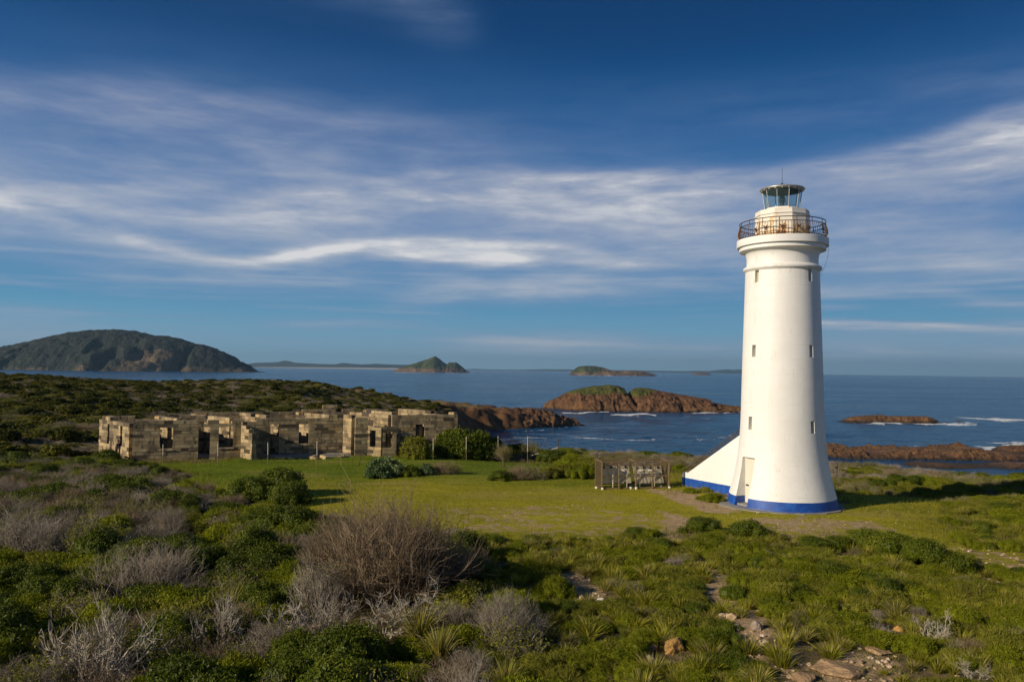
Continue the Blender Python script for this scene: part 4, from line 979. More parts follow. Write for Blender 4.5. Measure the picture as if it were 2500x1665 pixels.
# ------------------------------------------------------------------ plants: shapes
def unit(v): return v/np.maximum(np.linalg.norm(v, axis=-1, keepdims=True), 1e-9)
def rhombs(C, a, b):
    V = np.stack([C-a, C+b*.9+a*.1, C+a, C-b*.9+a*.1], 1).reshape(-1, 3)
    return V, np.arange(len(V)).reshape(-1, 4)
def tubes_np(P, rad, k=3):
    n_, s_, _ = P.shape
    T = np.gradient(P, axis=1); T = unit(T)
    ref = np.zeros_like(T); ref[..., 2] = 1; bad = np.abs(T[..., 2]) > .93; ref[bad] = (1, 0, 0)
    X = unit(np.cross(T, ref)); Y = np.cross(T, X)
    an = np.arange(k)*2*np.pi/k
    V = P[:, :, None]+(X[:, :, None]*np.cos(an)[:, None]+Y[:, :, None]*np.sin(an)[:, None])*rad[:, :, None, None]
    idx = np.arange(n_*s_*k).reshape(n_, s_, k)
    a = idx[:, :-1]; b = idx[:, 1:]
    Q = np.stack([a, np.roll(a, -1, 2), np.roll(b, -1, 2), b], -1).reshape(-1, 4)
    return V.reshape(-1, 3), Q, (s_-1)*k
def grow(r, base, dirs, length, nseg=6, wig=.2, up=.1):
    n_ = len(base); P = np.zeros((n_, nseg, 3)); P[:, 0] = base; d = unit(dirs)
    st = (length/(nseg-1))[:, None]
    for i in range(1, nseg):
        d = unit(d+r.normal(0, wig, (n_, 3))+np.array([0, 0, up])*.5); P[:, i] = P[:, i-1]+d*st
    return P
def brush_mesh(name, seed, R_, H, n0, kids, rad0, mat, wig=.22, up=.12, spread=.9, leaves=None, seg=6, flat=1.0, rings=3, k0=3, lean=(0, 0)):
    """bare twiggy bush: stems fan out from the foot and fork again and again"""
    r = np.random.default_rng(seed)
    az_ = r.uniform(0, 2*np.pi, n0); inc = spread*np.sqrt(r.uniform(0.02, 1, n0))*1.25
    D0 = np.stack([np.sin(inc)*np.cos(az_)+lean[0], np.sin(inc)*np.sin(az_)+lean[1], np.cos(inc)*flat], 1)
    reach = 1/np.sqrt((np.sin(inc)/R_)**2+(np.cos(inc)/H)**2)
    L = reach*r.uniform(.45, .62, n0)
    base = np.stack([np.cos(az_)*r.uniform(0, .12*R_, n0), np.sin(az_)*r.uniform(0, .12*R_, n0), np.full(n0, -.1)], 1)
    P = grow(r, base, D0, L, seg, wig, up)
    lv = [(P, np.linspace(rad0, rad0*.55, seg)[None]*np.ones((n0, 1)))]; Lc = L; rd = rad0*.55
    for li, kc in enumerate(kids):
        n_ = len(P); pi = np.repeat(np.arange(n_), kc); t = r.uniform(.35, 1.0, len(pi))*(seg-1); i0 = np.minimum(t.astype(int), seg-2); f = (t-i0)[:, None]
        b0 = P[pi, i0]*(1-f)+P[pi, i0+1]*f; dr = unit(P[pi, i0+1]-P[pi, i0])
        dr = unit(dr+r.normal(0, .34+.06*li, dr.shape)+np.array([0, 0, .12])); dr = np.where((P[pi, i0][:, 2:] > H*.75)&(r.uniform(0, 1, (len(pi), 1)) < .8), unit(dr*np.array([1, 1, .25])), dr); Lc2 = Lc[pi]*r.uniform(.45, .8, len(pi))
        P = grow(r, b0, dr, Lc2, seg if li < 1 else max(4, seg-2), wig*1.1, up)
        s2 = P.shape[1]; lv.append((P, np.linspace(rd, rd*.5, s2)[None]*np.ones((len(P), 1)))); rd *= .60; Lc = Lc2; seg = s2
    Vs = []; Fs = []; As = []; off = 0
    for li, (P, rr_) in enumerate(lv):
        V, Q, per = tubes_np(P, rr_, 5 if li == 0 and k0 > 3 else 3)
        Vs.append(V); Fs.append(Q+off); off += len(V); As.append(np.repeat(np.clip(r.normal(.5, .22, len(P)), 0, 1), per))
    mi = np.zeros(sum(len(q) for q in Fs), int)
    if leaves:
        cnt, size, lm = leaves; tip = P[:, -1]; pi = r.integers(0, len(tip), cnt); C = tip[pi]+r.normal(0, .05, (cnt, 3))
        a = unit(r.normal(0, 1, (cnt, 3)))*size; b = unit(np.cross(a, r.normal(0, 1, (cnt, 3))))*size*.45
        V, Q = rhombs(C, a, b); Vs.append(V); Fs.append(Q+off); As.append(r.uniform(0, 1, cnt)); mi = np.concatenate([mi, np.ones(cnt, int)])
    return npmesh(name, np.concatenate(Vs), np.concatenate(Fs), [mat]+([leaves[2]] if leaves else []), mi, attrs={'var': ('FACE', np.concatenate(As))})
def shrub_mesh(name, seed, R_, H, nleaf, size, mat, lobes=9, upright=.3, core='twig_brown', asp=.5, shell=.22, stems=True, clump=1.0):
    r = np.random.default_rng(seed)
    lc = []; lr = []
    for i in range(lobes):
        a = r.uniform(0, 6.283); q = math.sqrt(r.uniform(0, 1))*.62*R_ if i else 0
        rad = R_*r.uniform(.30, .48) if i else R_*.5
        hz = (H-rad*.9)*(1-(q/R_)**2*.9)*r.uniform(.75, 1.0)
        lc.append((q*math.cos(a), q*math.sin(a), max(hz, rad*.45))); lr.append(rad)
    for i in range(int(lobes*.7)):
        a = 6.283*(i+r.uniform(0, .7))/(lobes*.7); rad = R_*r.uniform(.22, .34); q = R_-rad
        lc.append((q*math.cos(a), q*math.sin(a), rad*r.uniform(.5, .9))); lr.append(rad)
    lc = np.array(lc); lr = np.array(lr); w = lr**2/np.sum(lr**2)
    li = r.choice(len(lr), int(nleaf*1.9), p=w)
    d = unit(r.normal(0, 1, (len(li), 3))); d[:, 2] = np.where(d[:, 2] < -.35, -d[:, 2], d[:, 2])
    lump = 1+.16*clump*np.sin(d[:, 0]*7+li)*np.cos(d[:, 1]*6+li*2)+.10*clump*np.sin(d[:, 2]*11+li*3)
    rad = lr[li]*lump*(1.04-np.abs(r.normal(0, shell, len(li))))
    C = lc[li]+d*rad[:, None]*np.array([1, 1, .92])
    dist = np.linalg.norm((C[:, None]-lc[None]), axis=2)/lr[None]
    keep = (np.sort(dist, 1)[:, 0] > .70)&(C[:, 2] > .02); C = C[keep][:nleaf]; d = d[keep][:nleaf]; li = li[keep][:nleaf]
    m_ = len(C)
    a = unit(np.cross(d, r.normal(0, 1, (m_, 3)))+d*upright*r.uniform(.3, 1.6, (m_, 1))+np.array([0, 0, upright*.8]))
    nrm = unit(d+r.normal(0, .55, (m_, 3))); b = unit(np.cross(a, nrm)); sz = size*r.uniform(.6, 1.25, (m_, 1))
    V, Q = rhombs(C, a*sz, b*sz*asp)
    tone = r.uniform(0, 1, len(lr))
    var = np.clip(.55*r.uniform(0, 1, m_)+.35*tone[li]+.1, 0, 1); Vs = [V]; Fs = [Q]; As = [var]; mi = [np.zeros(m_, int)]; off = len(V)
    # closed balls added inside the lobes, toned darker, to block light through the crown
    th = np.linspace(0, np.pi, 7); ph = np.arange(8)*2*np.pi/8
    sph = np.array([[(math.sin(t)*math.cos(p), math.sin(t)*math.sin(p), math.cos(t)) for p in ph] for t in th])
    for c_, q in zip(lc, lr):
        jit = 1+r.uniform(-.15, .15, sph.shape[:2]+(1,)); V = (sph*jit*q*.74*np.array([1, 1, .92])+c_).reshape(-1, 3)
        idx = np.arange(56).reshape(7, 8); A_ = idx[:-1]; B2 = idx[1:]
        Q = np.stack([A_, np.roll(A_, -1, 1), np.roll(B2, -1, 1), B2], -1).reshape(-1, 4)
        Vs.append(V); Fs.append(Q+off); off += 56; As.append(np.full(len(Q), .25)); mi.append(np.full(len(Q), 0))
    return npmesh(name, np.concatenate(Vs), np.concatenate(Fs), [mat], np.concatenate(mi), attrs={'var': ('FACE', np.concatenate(As))})
def tussock_mesh(name, seed, R_, H, nb, width, mats, dry=.25, stiff=.5):
    r = np.random.default_rng(seed); k = 5
    a = r.uniform(0, 6.283, nb); q = np.sqrt(r.uniform(0, 1, nb)); inc = .12+1.05*q*r.uniform(.6, 1.1, nb)
    L = H*r.uniform(.65, 1.15, nb)*(1+.25*q)
    dh = np.stack([np.cos(a), np.sin(a), np.zeros(nb)], 1); base = dh*(q*R_*.28)[:, None]*r.uniform(.5, 1, (nb, 1)); base[:, 2] = -.04
    P = np.zeros((nb, k, 3)); P[:, 0] = base; ang = inc*.55
    for i in range(1, k):
        ang = ang+inc*(1-stiff)*.42*i/2
        P[:, i] = P[:, i-1]+(dh*np.sin(ang)[:, None]+np.array([0, 0, 1])*np.cos(ang)[:, None])*(L/(k-1))[:, None]
    side = unit(np.cross(P[:, -1]-P[:, 0], dh+r.normal(0, .5, (nb, 3))))
    wd = np.array([.8, 1.0, .9, .6, .06])*width
    V = np.stack([P-side[:, None]*wd[:, None], P+side[:, None]*wd[:, None]], 2).reshape(-1, 3)
    idx = np.arange(nb*k*2).reshape(nb, k, 2)
    Q = np.stack([idx[:, :-1, 0], idx[:, :-1, 1], idx[:, 1:, 1], idx[:, 1:, 0]], -1).reshape(-1, 4)
    bv = r.uniform(0, 1, nb); mi = np.repeat((r.uniform(0, 1, nb) < dry).astype(int), k-1)
    return npmesh(name, V, Q, mats, mi, attrs={'var': ('FACE', np.repeat(bv, k-1))})

T = {}
T['dark'] = [shrub_mesh('dark_shrub', 100+i, 1.0, h, 5200, .037, M['leaf_dark'], 9+i) for i, h in enumerate((1.05, .85, 1.2, .95))]
T['green'] = [shrub_mesh('green_shrub', 110+i, 1.0, h, 5200, .045, M['leaf_green'], 10, .9, asp=.28, shell=.26) for i, h in enumerate((.75, .9, .65))]
T['olive'] = [shrub_mesh('olive_shrub', 120+i, 1.0, h, 4000, .050, M['leaf_olive'], 8, .9, asp=.30, shell=.28) for i, h in enumerate((.8, .7))]
T['low'] = [shrub_mesh('low_shrub', 130+i, 1.0, h, 4200, .060, M['leaf_green'], 12, 1.5, asp=.22, shell=.3) for i, h in enumerate((.45, .55))]
T['brush'] = [brush_mesh('dry_bush', 140+i, 1.05, h, 46, (4, 4, 3), .012, M['twig' if i != 1 else 'twig_brown'], .16, .16, .95, leaves=None) for i, h in enumerate((1.15, 1.0, .95))]
T['sparse'] = [brush_mesh('leafy_dry_bush', 150+i, 1.05, h, 34, (4, 4, 2), .012, M['twig'], .2, .16, .95, leaves=(1800, .035, M['leaf_olive'])) for i, h in enumerate((1.0, .85))]
T['dead'] = [brush_mesh('dead_branches', 160+i, 1.1, h, n0+2, (4, 4, 3), .019, M['deadwood'], .27, .14, sp_, None, 8, k0=5, lean=ln) for i, (h, n0, sp_, ln) in enumerate(((1.1, 7, .9, (.3, 0)), (.8, 8, 1.1, (-.2, .1)), (1.2, 5, .7, (.1, -.2))))]
T['tuss'] = [tussock_mesh('grass_tussock', 170+i, .5, .56, 170, .010, [M['blade'], M['blade_dry']], dr, st_) for i, (dr, st_) in enumerate(((.10, .7), (.30, .85), (.14, .6), (.42, .8)))]
T['heath'] = [shrub_mesh('heath', 240+i, 1.0, h, 3600, .050, M[lm], 8, 1.2, asp=.2, shell=.34) for i, (h, lm) in enumerate(((.62, 'leaf_green'), (.7, 'leaf_olive'), (.55, 'leaf_dark')))]
T['pale'] = [tussock_mesh('pale_tussock', 180, .6, .95, 230, .012, [M['blade_dry'], M['blade']], .35, .5)]
T['hill'] = [shrub_mesh('hill_crown', 190+i, 1.0, h, 900, .12, M['leaf_hill'], 7, .4, shell=.18) for i, h in enumerate((1.0, .8, 1.15))]

# ------------------------------------------------------------------ where things grow
HF = {}
def near_ruin(x, y, pad=.6):
    dx, dy = x-A.x, y-A.y; det = u_.x*v_.y-v_.x*u_.y
    uu = (dx*v_.y-dy*v_.x)/det; vv = (u_.x*dy-u_.y*dx)/det
    return (uu > -pad)&(uu < 29.3+pad)&(vv > -1.6-pad)&(vv < 10.6+pad)
def jitter_grid(r, x0, x1, y0, y1, s):
    gx, gy = np.meshgrid(np.arange(x0, x1, s), np.arange(y0, y1, s)); gx = gx+(np.arange(gx.shape[0]) % 2)[:, None]*s*.5
    return (gx+r.uniform(-.42, .42, gx.shape)*s).ravel(), (gy+r.uniform(-.42, .42, gy.shape)*s).ravel()
r = np.random.default_rng(99)
def frame_mask(px, py, left=260, right=120, bot=330): return (px > -left)&(px < 2354+right)&(py < 1568+bot)
PLANTS = []       # kind, variant, x, y, scale, zscale
def sun_shadow_free(x, y): return True
BIG = []          # keep-clear discs around the featured plants
def at(px, py):
    g = G(px, py); z0 = float(height(g.x, g.y)); g = G(px, py, z0); return g.x, g.y, float(height(g.x, g.y))
def wpx(px, Y): return px*K*Y/F
FEAT = []
def feature(kind, var_, px, py, wide, top, label, name, cat='shrub', clear=.7, rz=None):
    """wide: width in picture units; top: picture row of its top"""
    x, y, z = at(px, py); rad = wpx(wide, y)/2; h = D(px, top, y).z-z
    me = T[kind][var_]; hm = {'dead': 1.15, 'brush': 1.15, 'sparse': 1.0, 'tuss': .62, 'pale': .8}.get(kind, None)
    if hm is None: hm = max(v.co.z for v in me.vertices)
    elif kind != 'pale' and kind != 'tuss': hm = float(np.percentile([v.co.z for v in me.vertices], 97.5))
    rm = float(np.percentile([abs(v.co.x) for v in me.vertices], 97))
    FEAT.append((x, y, rad))
    BIG.append((x, y, rad*clear))
    return mobj(name, me, None, label, cat, None, None, (x, y, z-.05), (0, 0, random.uniform(0, 6.28) if rz is None else rz), (rad/rm, rad/rm, h/hm))
# the large grey-brown bush and its neighbours
T['bigbrush'] = [brush_mesh('large_dry_bush', 201, 1.0, 1.15, 120, (4, 4, 3), .009, M['twig_brown'], .17, .22, .85), brush_mesh('large_grey_bush', 202, 1.0, 1.0, 80, (4, 4, 3), .008, M['twig'], .12, .2, 1.0)]
feature('bigbrush', 0, 900, 1380, 285, 1050, 'huge brown twiggy bush at the edge of the lawn', 'dry_bush', clear=.95)
feature('bigbrush', 0, 1010, 1350, 150, 1195, 'brown twiggy bush against the right side of the huge brown bush', 'dry_bush', rz=2.0)
feature('brush', 1, 760, 1330, 110, 1190, 'brown twiggy bush against the left side of the huge brown bush', 'dry_bush')
feature('bigbrush', 1, 335, 1372, 215, 1228, 'broad grey twiggy bush among dark shrubs left of the huge brown bush', 'dry_bush')
feature('bigbrush', 1, 350, 1270, 130, 1190, 'grey twiggy bush directly behind the broad grey bush', 'dry_bush', rz=1)
feature('bigbrush', 1, 1165, 1480, 150, 1335, 'brown-grey twiggy bush where the scrub meets the tussock slope', 'dry_bush')
feature('brush', 0, 735, 1410, 130, 1290, 'grey twiggy bush in front of the huge brown bush', 'dry_bush')
feature('brush', 0, 60, 1290, 160, 1180, 'grey-brown twiggy bush at the left edge halfway down', 'dry_bush')
feature('sparse', 0, 205, 1290, 110, 1190, 'half-leafy grey bush left of the broad grey bush', 'dry_bush')
feature('dead', 0, 235, 1585, 230, 1405, 'pale gnarled dead shrub reaching right in the bottom left corner', 'dead_shrub', 'dead shrub', rz=0)
feature('dead', 1, 215, 1590, 190, 1450, 'low pale dead branches beside the gnarled dead shrub', 'dead_shrub', 'dead shrub')
feature('dead', 2, 505, 1500, 130, 1375, 'pale dead shrub left of the pale grass tussock', 'dead_shrub', 'dead shrub')
feature('dead', 1, 650, 1470, 150, 1370, 'tangled dead shrub left of the brown boulder', 'dead_shrub', 'dead shrub')
feature('dead', 0, 755, 1470, 120, 1360, 'dead shrub with crooked limbs over the brown boulder', 'dead_shrub', 'dead shrub')
feature('dead', 2, 880, 1470, 150, 1370, 'dead shrub with pale limbs below the huge brown bush', 'dead_shrub', 'dead shrub')
feature('dead', 1, 960, 1440, 170, 1345, 'spreading dead shrub right of the orange-topped boulder', 'dead_shrub', 'dead shrub')
feature('dead', 2, 270, 1300, 60, 1228, 'bleached dead twigs sticking up behind the broad grey bush', 'dead_shrub', 'dead shrub', .2)
feature('dead', 0, 470, 1190, 50, 1148, 'small bleached dead branch above the scrub near the lawn', 'dead_shrub', 'dead shrub', .2)
feature('dead', 1, 2150, 1470, 120, 1410, 'dead grey twigs lying among tussocks at the right', 'dead_shrub', 'dead shrub', .4)
feature('dead', 2, 2240, 1560, 80, 1520, 'pale forked dead branch at the bottom right', 'dead_shrub', 'dead shrub', .4)
feature('pale', 0, 520, 1440, 95, 1350, 'pale yellow grass tussock among dead branches at lower left', 'grass_tussock', 'grass')
feature('pale', 0, 965, 1480, 120, 1390, 'large pale grass tussock below the huge brown bush', 'grass_tussock', 'grass')
feature('pale', 0, 1010, 1530, 110, 1440, 'pale grass tussock in front of the large pale tussock', 'grass_tussock', 'grass')
feature('pale', 0, 1160, 1590, 90, 1520, 'pale grass tussock at the bottom edge below the brown-grey bush', 'grass_tussock', 'grass')
# bushes on the lawn and beside the ruin
T['silver'] = [shrub_mesh('silver_shrub', 210+i, 1.0, h, 3000, .075, M['leaf_silver'], 9, .8, shell=.3, asp=.45) for i, h in enumerate((1.0, .9))]
T['big'] = [shrub_mesh('big_leafy_shrub', 220+i, 1.0, h, 6500, .050, M['leaf_olive' if i == 2 else 'leaf_dark'], 15, .6, shell=.26, asp=.5, clump=1.5) for i, h in enumerate((1.0, 1.0, 1.1))]
feature('big', 0, 1045, 1050, 95, 974, 'large leafy green bush hiding the right end of the ruin', 'leafy_shrub')
feature('big', 1, 1095, 1052, 85, 982, 'large yellow-green bush overlapping the right of the large leafy bush', 'leafy_shrub')
feature('dark', 2, 1135, 1046, 55, 1000, 'dark bush between the large leafy bushes and the sea', 'leafy_shrub')
feature('big', 2, 955, 1053, 64, 999, 'leafy bush before the ruin window', 'leafy_shrub')
feature('silver', 0, 885, 1094, 72, 1044, 'silver-leaved bush with pale flowering tips on the lawn', 'silver_shrub')
feature('silver', 1, 868, 1098, 50, 1066, 'silver-leaved bush at the left end of the lawn clump', 'silver_shrub')
feature('dark', 1, 935, 1093, 60, 1066, 'low dark green bush right of the silver-leaved bush', 'low_shrub')
feature('silver', 1, 980, 1091, 34, 1060, 'small pale-leaved bush in the middle of the lawn clump', 'silver_shrub')
feature('brush', 1, 1012, 1089, 46, 1062, 'small purple-grey twiggy bush in the lawn clump', 'dry_bush')
feature('sparse', 1, 1040, 1089, 48, 1063, 'dark dry bush at the right end of the lawn clump', 'dry_bush')
for px, py, w_, tp, k_, v_i, lb in [(1150, 1103, 60, 1078, 'dark', 0, 'dark low shrub at the left end of the hedge-like row on the lawn'), (1190, 1102, 56, 1070, 'brush', 1, 'brown twiggy shrub in the row behind the lawn'),
        (1228, 1100, 56, 1072, 'sparse', 0, 'half-bare shrub in the middle of the row behind the lawn'), (1262, 1098, 52, 1068, 'olive', 0, 'olive shrub in the row leading to the panel rack'),
        (1296, 1094, 60, 1060, 'olive', 1, 'yellow-green shrub with upright sprays near the panel rack'), (1335, 1098, 62, 1058, 'green', 0, 'bright green shrub second left of the panel rack'), (1365, 1092, 50, 1052, 'olive', 0, 'olive shrub just left of the panel rack'),
        (1310, 1066, 70, 1040, 'green', 1, 'green shrub at the lawn corner above the sea'), (1268, 1058, 66, 1030, 'dark', 1, 'dark shrub below the rusty fence post'), (1350, 1070, 70, 1045, 'olive', 1, 'olive shrub between lawn corner and panel rack'),
        (1222, 1050, 60, 1018, 'sparse', 1, 'dark half-bare shrub right of the lone stake'), (1185, 1048, 60, 1016, 'dark', 3, 'dark shrub left of the lone stake'),
        (1640, 1152, 50, 1128, 'green', 1, 'rounded green shrub against the blue band of the stair wall'), (1588, 1132, 34, 1116, 'low', 0, 'small low shrub at the low end of the stair wall'), (1612, 1148, 26, 1138, 'low', 1, 'tiny low shrub on the bare path'),
        (640, 1140, 120, 1068, 'dark', 0, 'large dome of dark shrub jutting onto the left of the lawn'), (665, 1160, 90, 1100, 'dark', 1, 'rounded green shrub in front of the large dark dome'), (570, 1150, 110, 1088, 'dark', 3, 'dark shrub left of the large dark dome')]:
    feature(k_, v_i, px, py, w_, tp, lb, 'dry_bush' if k_ in ('brush', 'sparse') else 'green_shrub')
for px, py, w_, tp in [(1610, 1225, 95, 1182), (1725, 1240, 95, 1190)]: feature('dark', 0 if px < 1700 else 3, px, py, w_, tp, 'round dark green shrub below the lighthouse apron, %s' % ('nearest the bare path' if px < 1700 else 'left of the sandy patch'), 'green_shrub')
for i, (px, py, w_, tp) in enumerate([(1870, 1262, 80, 1228), (1925, 1262, 70, 1226), (2000, 1262, 100, 1210), (2060, 1280, 110, 1216), (2125, 1305, 110, 1230), (2190, 1318, 90, 1262)]):
    feature('dark', i % 4, px, py, w_, tp, ['low dark shrub below the sandy patch', 'dark shrub left of the mounded row', 'tall end of the mounded dark shrubs below the lighthouse', 'middle dark shrub of the mound below the lighthouse', 'wide dark shrub right in the mound below the lighthouse', 'dark shrub tapering off beside the track'][i], 'green_shrub')
for px, py, w_ in [(1549, 1500, 64), (1503, 1492, 34), (1497, 1522, 34), (742, 1496, 60), (868, 1532, 50), (1950, 1552, 130), (1850, 1568, 80), (2070, 1450, 36), (1936, 1393, 22), (1962, 1421, 24), (1744, 1445, 34), (1380, 1386, 30), (2020, 1500, 60)]:
    x, y, z = at(px, py); BIG.append((x, y-.15, wpx(w_, y)/2*.95)); x2, y2, z2 = at(px, py+34); BIG.append((x2, y2, wpx(w_, y2)/2*.6))
# small brown tree on the lawn
x, y, z = at(1157, 1074); tr_ = thing('small_tree', 'small bare brown tree with rounded crown on the lawn', 'tree', (x, y, z), 0)
hh = D(1157, 1017, y).z-z
b = MB(); b.tube([(0, 0, -.2), (.02, 0, hh*.18), (-.02, .03, hh*.36)], [.09, .07, .06], 7)
for a_ in range(6): b.tube([(-.02, .03, hh*.34), (.28*math.cos(a_), .28*math.sin(a_), hh*.52), (.5*math.cos(a_+.2), .5*math.sin(a_+.2), hh*.72)], [.045, .03, .02], 5)
b.build('trunk', M['bark'], tr_)
cm_ = brush_mesh('crown', 230, .95, hh*.66, 40, (5, 4, 2), .012, M['twig_brown'], .2, .2, .85, leaves=(1500, .04, M['leaf_olive'])); c_ = mobj('crown', cm_, tr_, loc=(0, .03, hh*.34))

def region(px, py):
    if py < 1062 and px < 300: return 'in the scrub left of the ruin'
    if py < 1180 and px < 720: return 'between the ruin and the left foreground'
    if px < 450: return 'in the lower left scrub' if py > 1330 else 'on the far left below the ruin'
    if px < 1100: return 'in the scrub below the lawn' if py < 1330 else 'at the bottom centre left'
    if px < 1680: return 'on the stony slope below the lawn' if py < 1400 else 'near the large boulders'
    if px > 2050 and py < 1260: return 'on the flat right of the lighthouse'
    return 'on the slope below the lighthouse' if py < 1400 else 'in the lower right corner'
sx_, sy_ = jitter_grid(r, -75, 66, 15, 101, 1.02)
gx_ = np.array([b_[0] for b_ in BIG]); gy_ = np.array([b_[1] for b_ in BIG]); gr_ = np.array([b_[2] for b_ in BIG])
def clear_of(x, y, pad=.35): return np.all(np.hypot(x[:, None]-gx_, y[:, None]-gy_) > gr_*1.0+pad, 1)
BOUND = P2([(1120, 1200), (1140, 1300), (1260, 1400), (1290, 1568), (1250, 1900), (-3000, 1900), (-3000, 900), (1120, 900)])
def scrub_side(x, y): return sdpoly(x, y, [(-3, 46), (-2.2, 38), (-.6, 33), (.3, 25), (.5, 12), (-120, 12), (-120, 100), (-6, 100)])
zz = height(sx_, sy_); px_, py_ = proj(sx_, sy_, zz)
lw = sdpoly(sx_, sy_, LAWN)+edge_noise(sx_, sy_)*.6; ok = frame_mask(px_, py_)&((sy_ < 66)|((sx_ > -14)&(sdpoly(sx_, sy_, COAST) > 3)))&(lw < -.75)&~near_ruin(sx_, sy_)&(np.hypot(sx_-17.37, sy_-50) > 5.2)&clear_of(sx_, sy_)
side = scrub_side(sx_, sy_)+(fbm(sx_*.2, sy_*.2, 3, 70)-.5)*3
n_a = fbm(sx_*.16, sy_*.16, 3, 71); n_b = fbm(sx_*.22, sy_*.22, 3, 72); 
soil_at = np.zeros_like(sx_)
for pl, v in SOILS: soil_at = np.maximum(soil_at, v*(sdpoly(sx_, sy_, pl) > -.25))
for x, y, z, p, q, L_, sd0, na, nb, so_ in zip(sx_[ok], sy_[ok], zz[ok], px_[ok], py_[ok], lw[ok], side[ok], n_a[ok], n_b[ok], soil_at[ok]):
    u = r.uniform()
    edge = min(1, max(.55, (-L_)/3.5))
    if sd0 > 0:          # left scrub
        if r.uniform() < .10: continue
        fg = 1 if q > 1250 else 0
        if nb > .52: k = 'brush' if u < .62 else ('sparse' if u < .85 else 'dark')
        elif na > .55: k = 'dark' if u < .55 else ('green' if u < .85 else 'sparse')
        elif na < .44: k = 'olive' if u < .40 else ('green' if u < .80 else 'brush')
        else: k = 'dark' if u < .5 else ('green' if u < .65 else ('sparse' if u < .80 else ('pale' if u < .83 else 'brush')))
        s = r.uniform(.85, 1.35)*edge; zs = s*r.uniform(.85, 1.25)
        if k in ('brush', 'sparse'): zs *= .95
        if q < 1130: zs *= .75
        if k == 'pale': s *= .75; zs *= .8
    elif q > 1175 and x < 30 or (q > 1240):     # tussock slope handled below; here only its low shrubs
        if so_ > .4: continue
        if nb > .56 and u < .75: k = 'brush' if u < .22 else ('green' if u < .5 else 'olive')
        elif na > .53 and u < .75: k = 'dark' if u < .25 else ('low' if u < .6 else 'green')
        elif u < .10: k = 'sparse'
        elif u < .24: k = 'low'
        elif u < .34: k = 'olive'
        else: continue
        s = r.uniform(.5, .9)*edge; zs = s*r.uniform(.7, 1.05)
        if k in ('brush', 'sparse'): s *= .8; zs *= .75
    else:                # flat right of the lighthouse, shore side
        if so_ > .6 or r.uniform() < .08: continue
        far = q < 1112
        if far and nb > .44: k = 'brush' if u < .6 else 'sparse'
        elif nb > .56: k = 'sparse' if u < .6 else 'olive'
        else: k = 'olive' if u < .35 else ('green' if u < .75 else ('low' if u < .85 else 'dark'))
        s = r.uniform(.75, 1.15)*edge; zs = s*r.uniform(.65, .95)*(.9 if far else 1)
        if -24 < x < 30 and y > 60: s *= .9
    PLANTS.append((k, int(r.integers(0, len(T[k]))), x, y, z, s, zs, p, q))
# tussocks of the slope
tx, ty = jitter_grid(r, -8, 40, 15, 50, .50); tz = height(tx, ty); tp, tq = proj(tx, ty, tz)
dens = fbm(tx*.35, ty*.35, 3, 80); so2 = np.zeros_like(tx)
for pl, v in SOILS: so2 = np.maximum(so2, v*sstep(-.4, .5, sdpoly(tx, ty, pl)))
ok = frame_mask(tp, tq)&(sdpoly(tx, ty, LAWN)+edge_noise(tx, ty) < -.3)&(scrub_side(tx, ty) < 1.5)&((tq > 1215)|((tx > 26)&(tq > 1150)))&(np.hypot(tx-17.37, ty-50) > 5.6)&clear_of(tx, ty, .0)
ok &= (r.uniform(0, 1, len(tx)) < np.clip(1.2*(dens-.34)/.22, .15, .85))&(r.uniform(0, 1, len(tx)) > so2*1.1)
for x, y, z, p, q in zip(tx[ok], ty[ok], tz[ok], tp[ok], tq[ok]):
    k = 'tuss' if r.uniform() > .05 else 'pale'; s = r.choice([.38, .5, .65, .8, 1.0], p=[.14, .24, .28, .22, .12])*r.uniform(.9, 1.1)*(.7 if k == 'pale' else 1)
    PLANTS.append((k, int(r.integers(0, len(T[k]))), x, y, z, s, s*r.uniform(.8, 1.1), p, q))
hx2, hy2 = jitter_grid(r, -8, 42, 15, 50, .62); hz2 = height(hx2, hy2); hp2, hq2 = proj(hx2, hy2, hz2)
dn2 = fbm(hx2*.30+5, hy2*.30, 3, 83); so5 = np.zeros_like(hx2)
for pl, v in SOILS: so5 = np.maximum(so5, v*sstep(-.5, .4, sdpoly(hx2, hy2, pl)))
ok = frame_mask(hp2, hq2)&(sdpoly(hx2, hy2, LAWN)+edge_noise(hx2, hy2) < -.2)&(scrub_side(hx2, hy2) < 1.5)&((hq2 > 1205)|((hx2 > 26)&(hq2 > 1150)))&(np.hypot(hx2-17.37, hy2-50) > 5.6)&clear_of(hx2, hy2, .42)
ok &= (r.uniform(0, 1, len(hx2)) < np.clip((dn2-.42)/.14, .06, .78))&(r.uniform(0, 1, len(hx2)) > so5*1.2)
for x, y, z, p, q, d_ in zip(hx2[ok], hy2[ok], hz2[ok], hp2[ok], hq2[ok], dn2[ok]):
    s = r.uniform(.28, .54)+.20*max(0, float(d_)-.5)/.15*r.uniform(.3, 1.0); s = min(s, .95); PLANTS.append(('heath', int(r.choice(3, p=[.42, .34, .24])), x, y, z, s, s*r.uniform(.85, 1.3), p, q))
DESC = {'heath': ('heath_bush', 'small fine-leaved heath bush', 'bush'), 'dark': ('green_shrub', 'dense dark green shrub', 'shrub'), 'green': ('green_shrub', 'mid green fine-leaved shrub', 'shrub'), 'olive': ('green_shrub', 'olive green feathery shrub', 'shrub'), 'low': ('green_shrub', 'low spreading green shrub', 'shrub'),
        'brush': ('dry_bush', 'bare twiggy grey-brown bush', 'bush'), 'sparse': ('dry_bush', 'half-leafy dry grey bush', 'bush'), 'tuss': ('grass_tussock', 'arching green grass tussock', 'grass'), 'pale': ('grass_tussock', 'pale straw-coloured grass tussock', 'grass')}
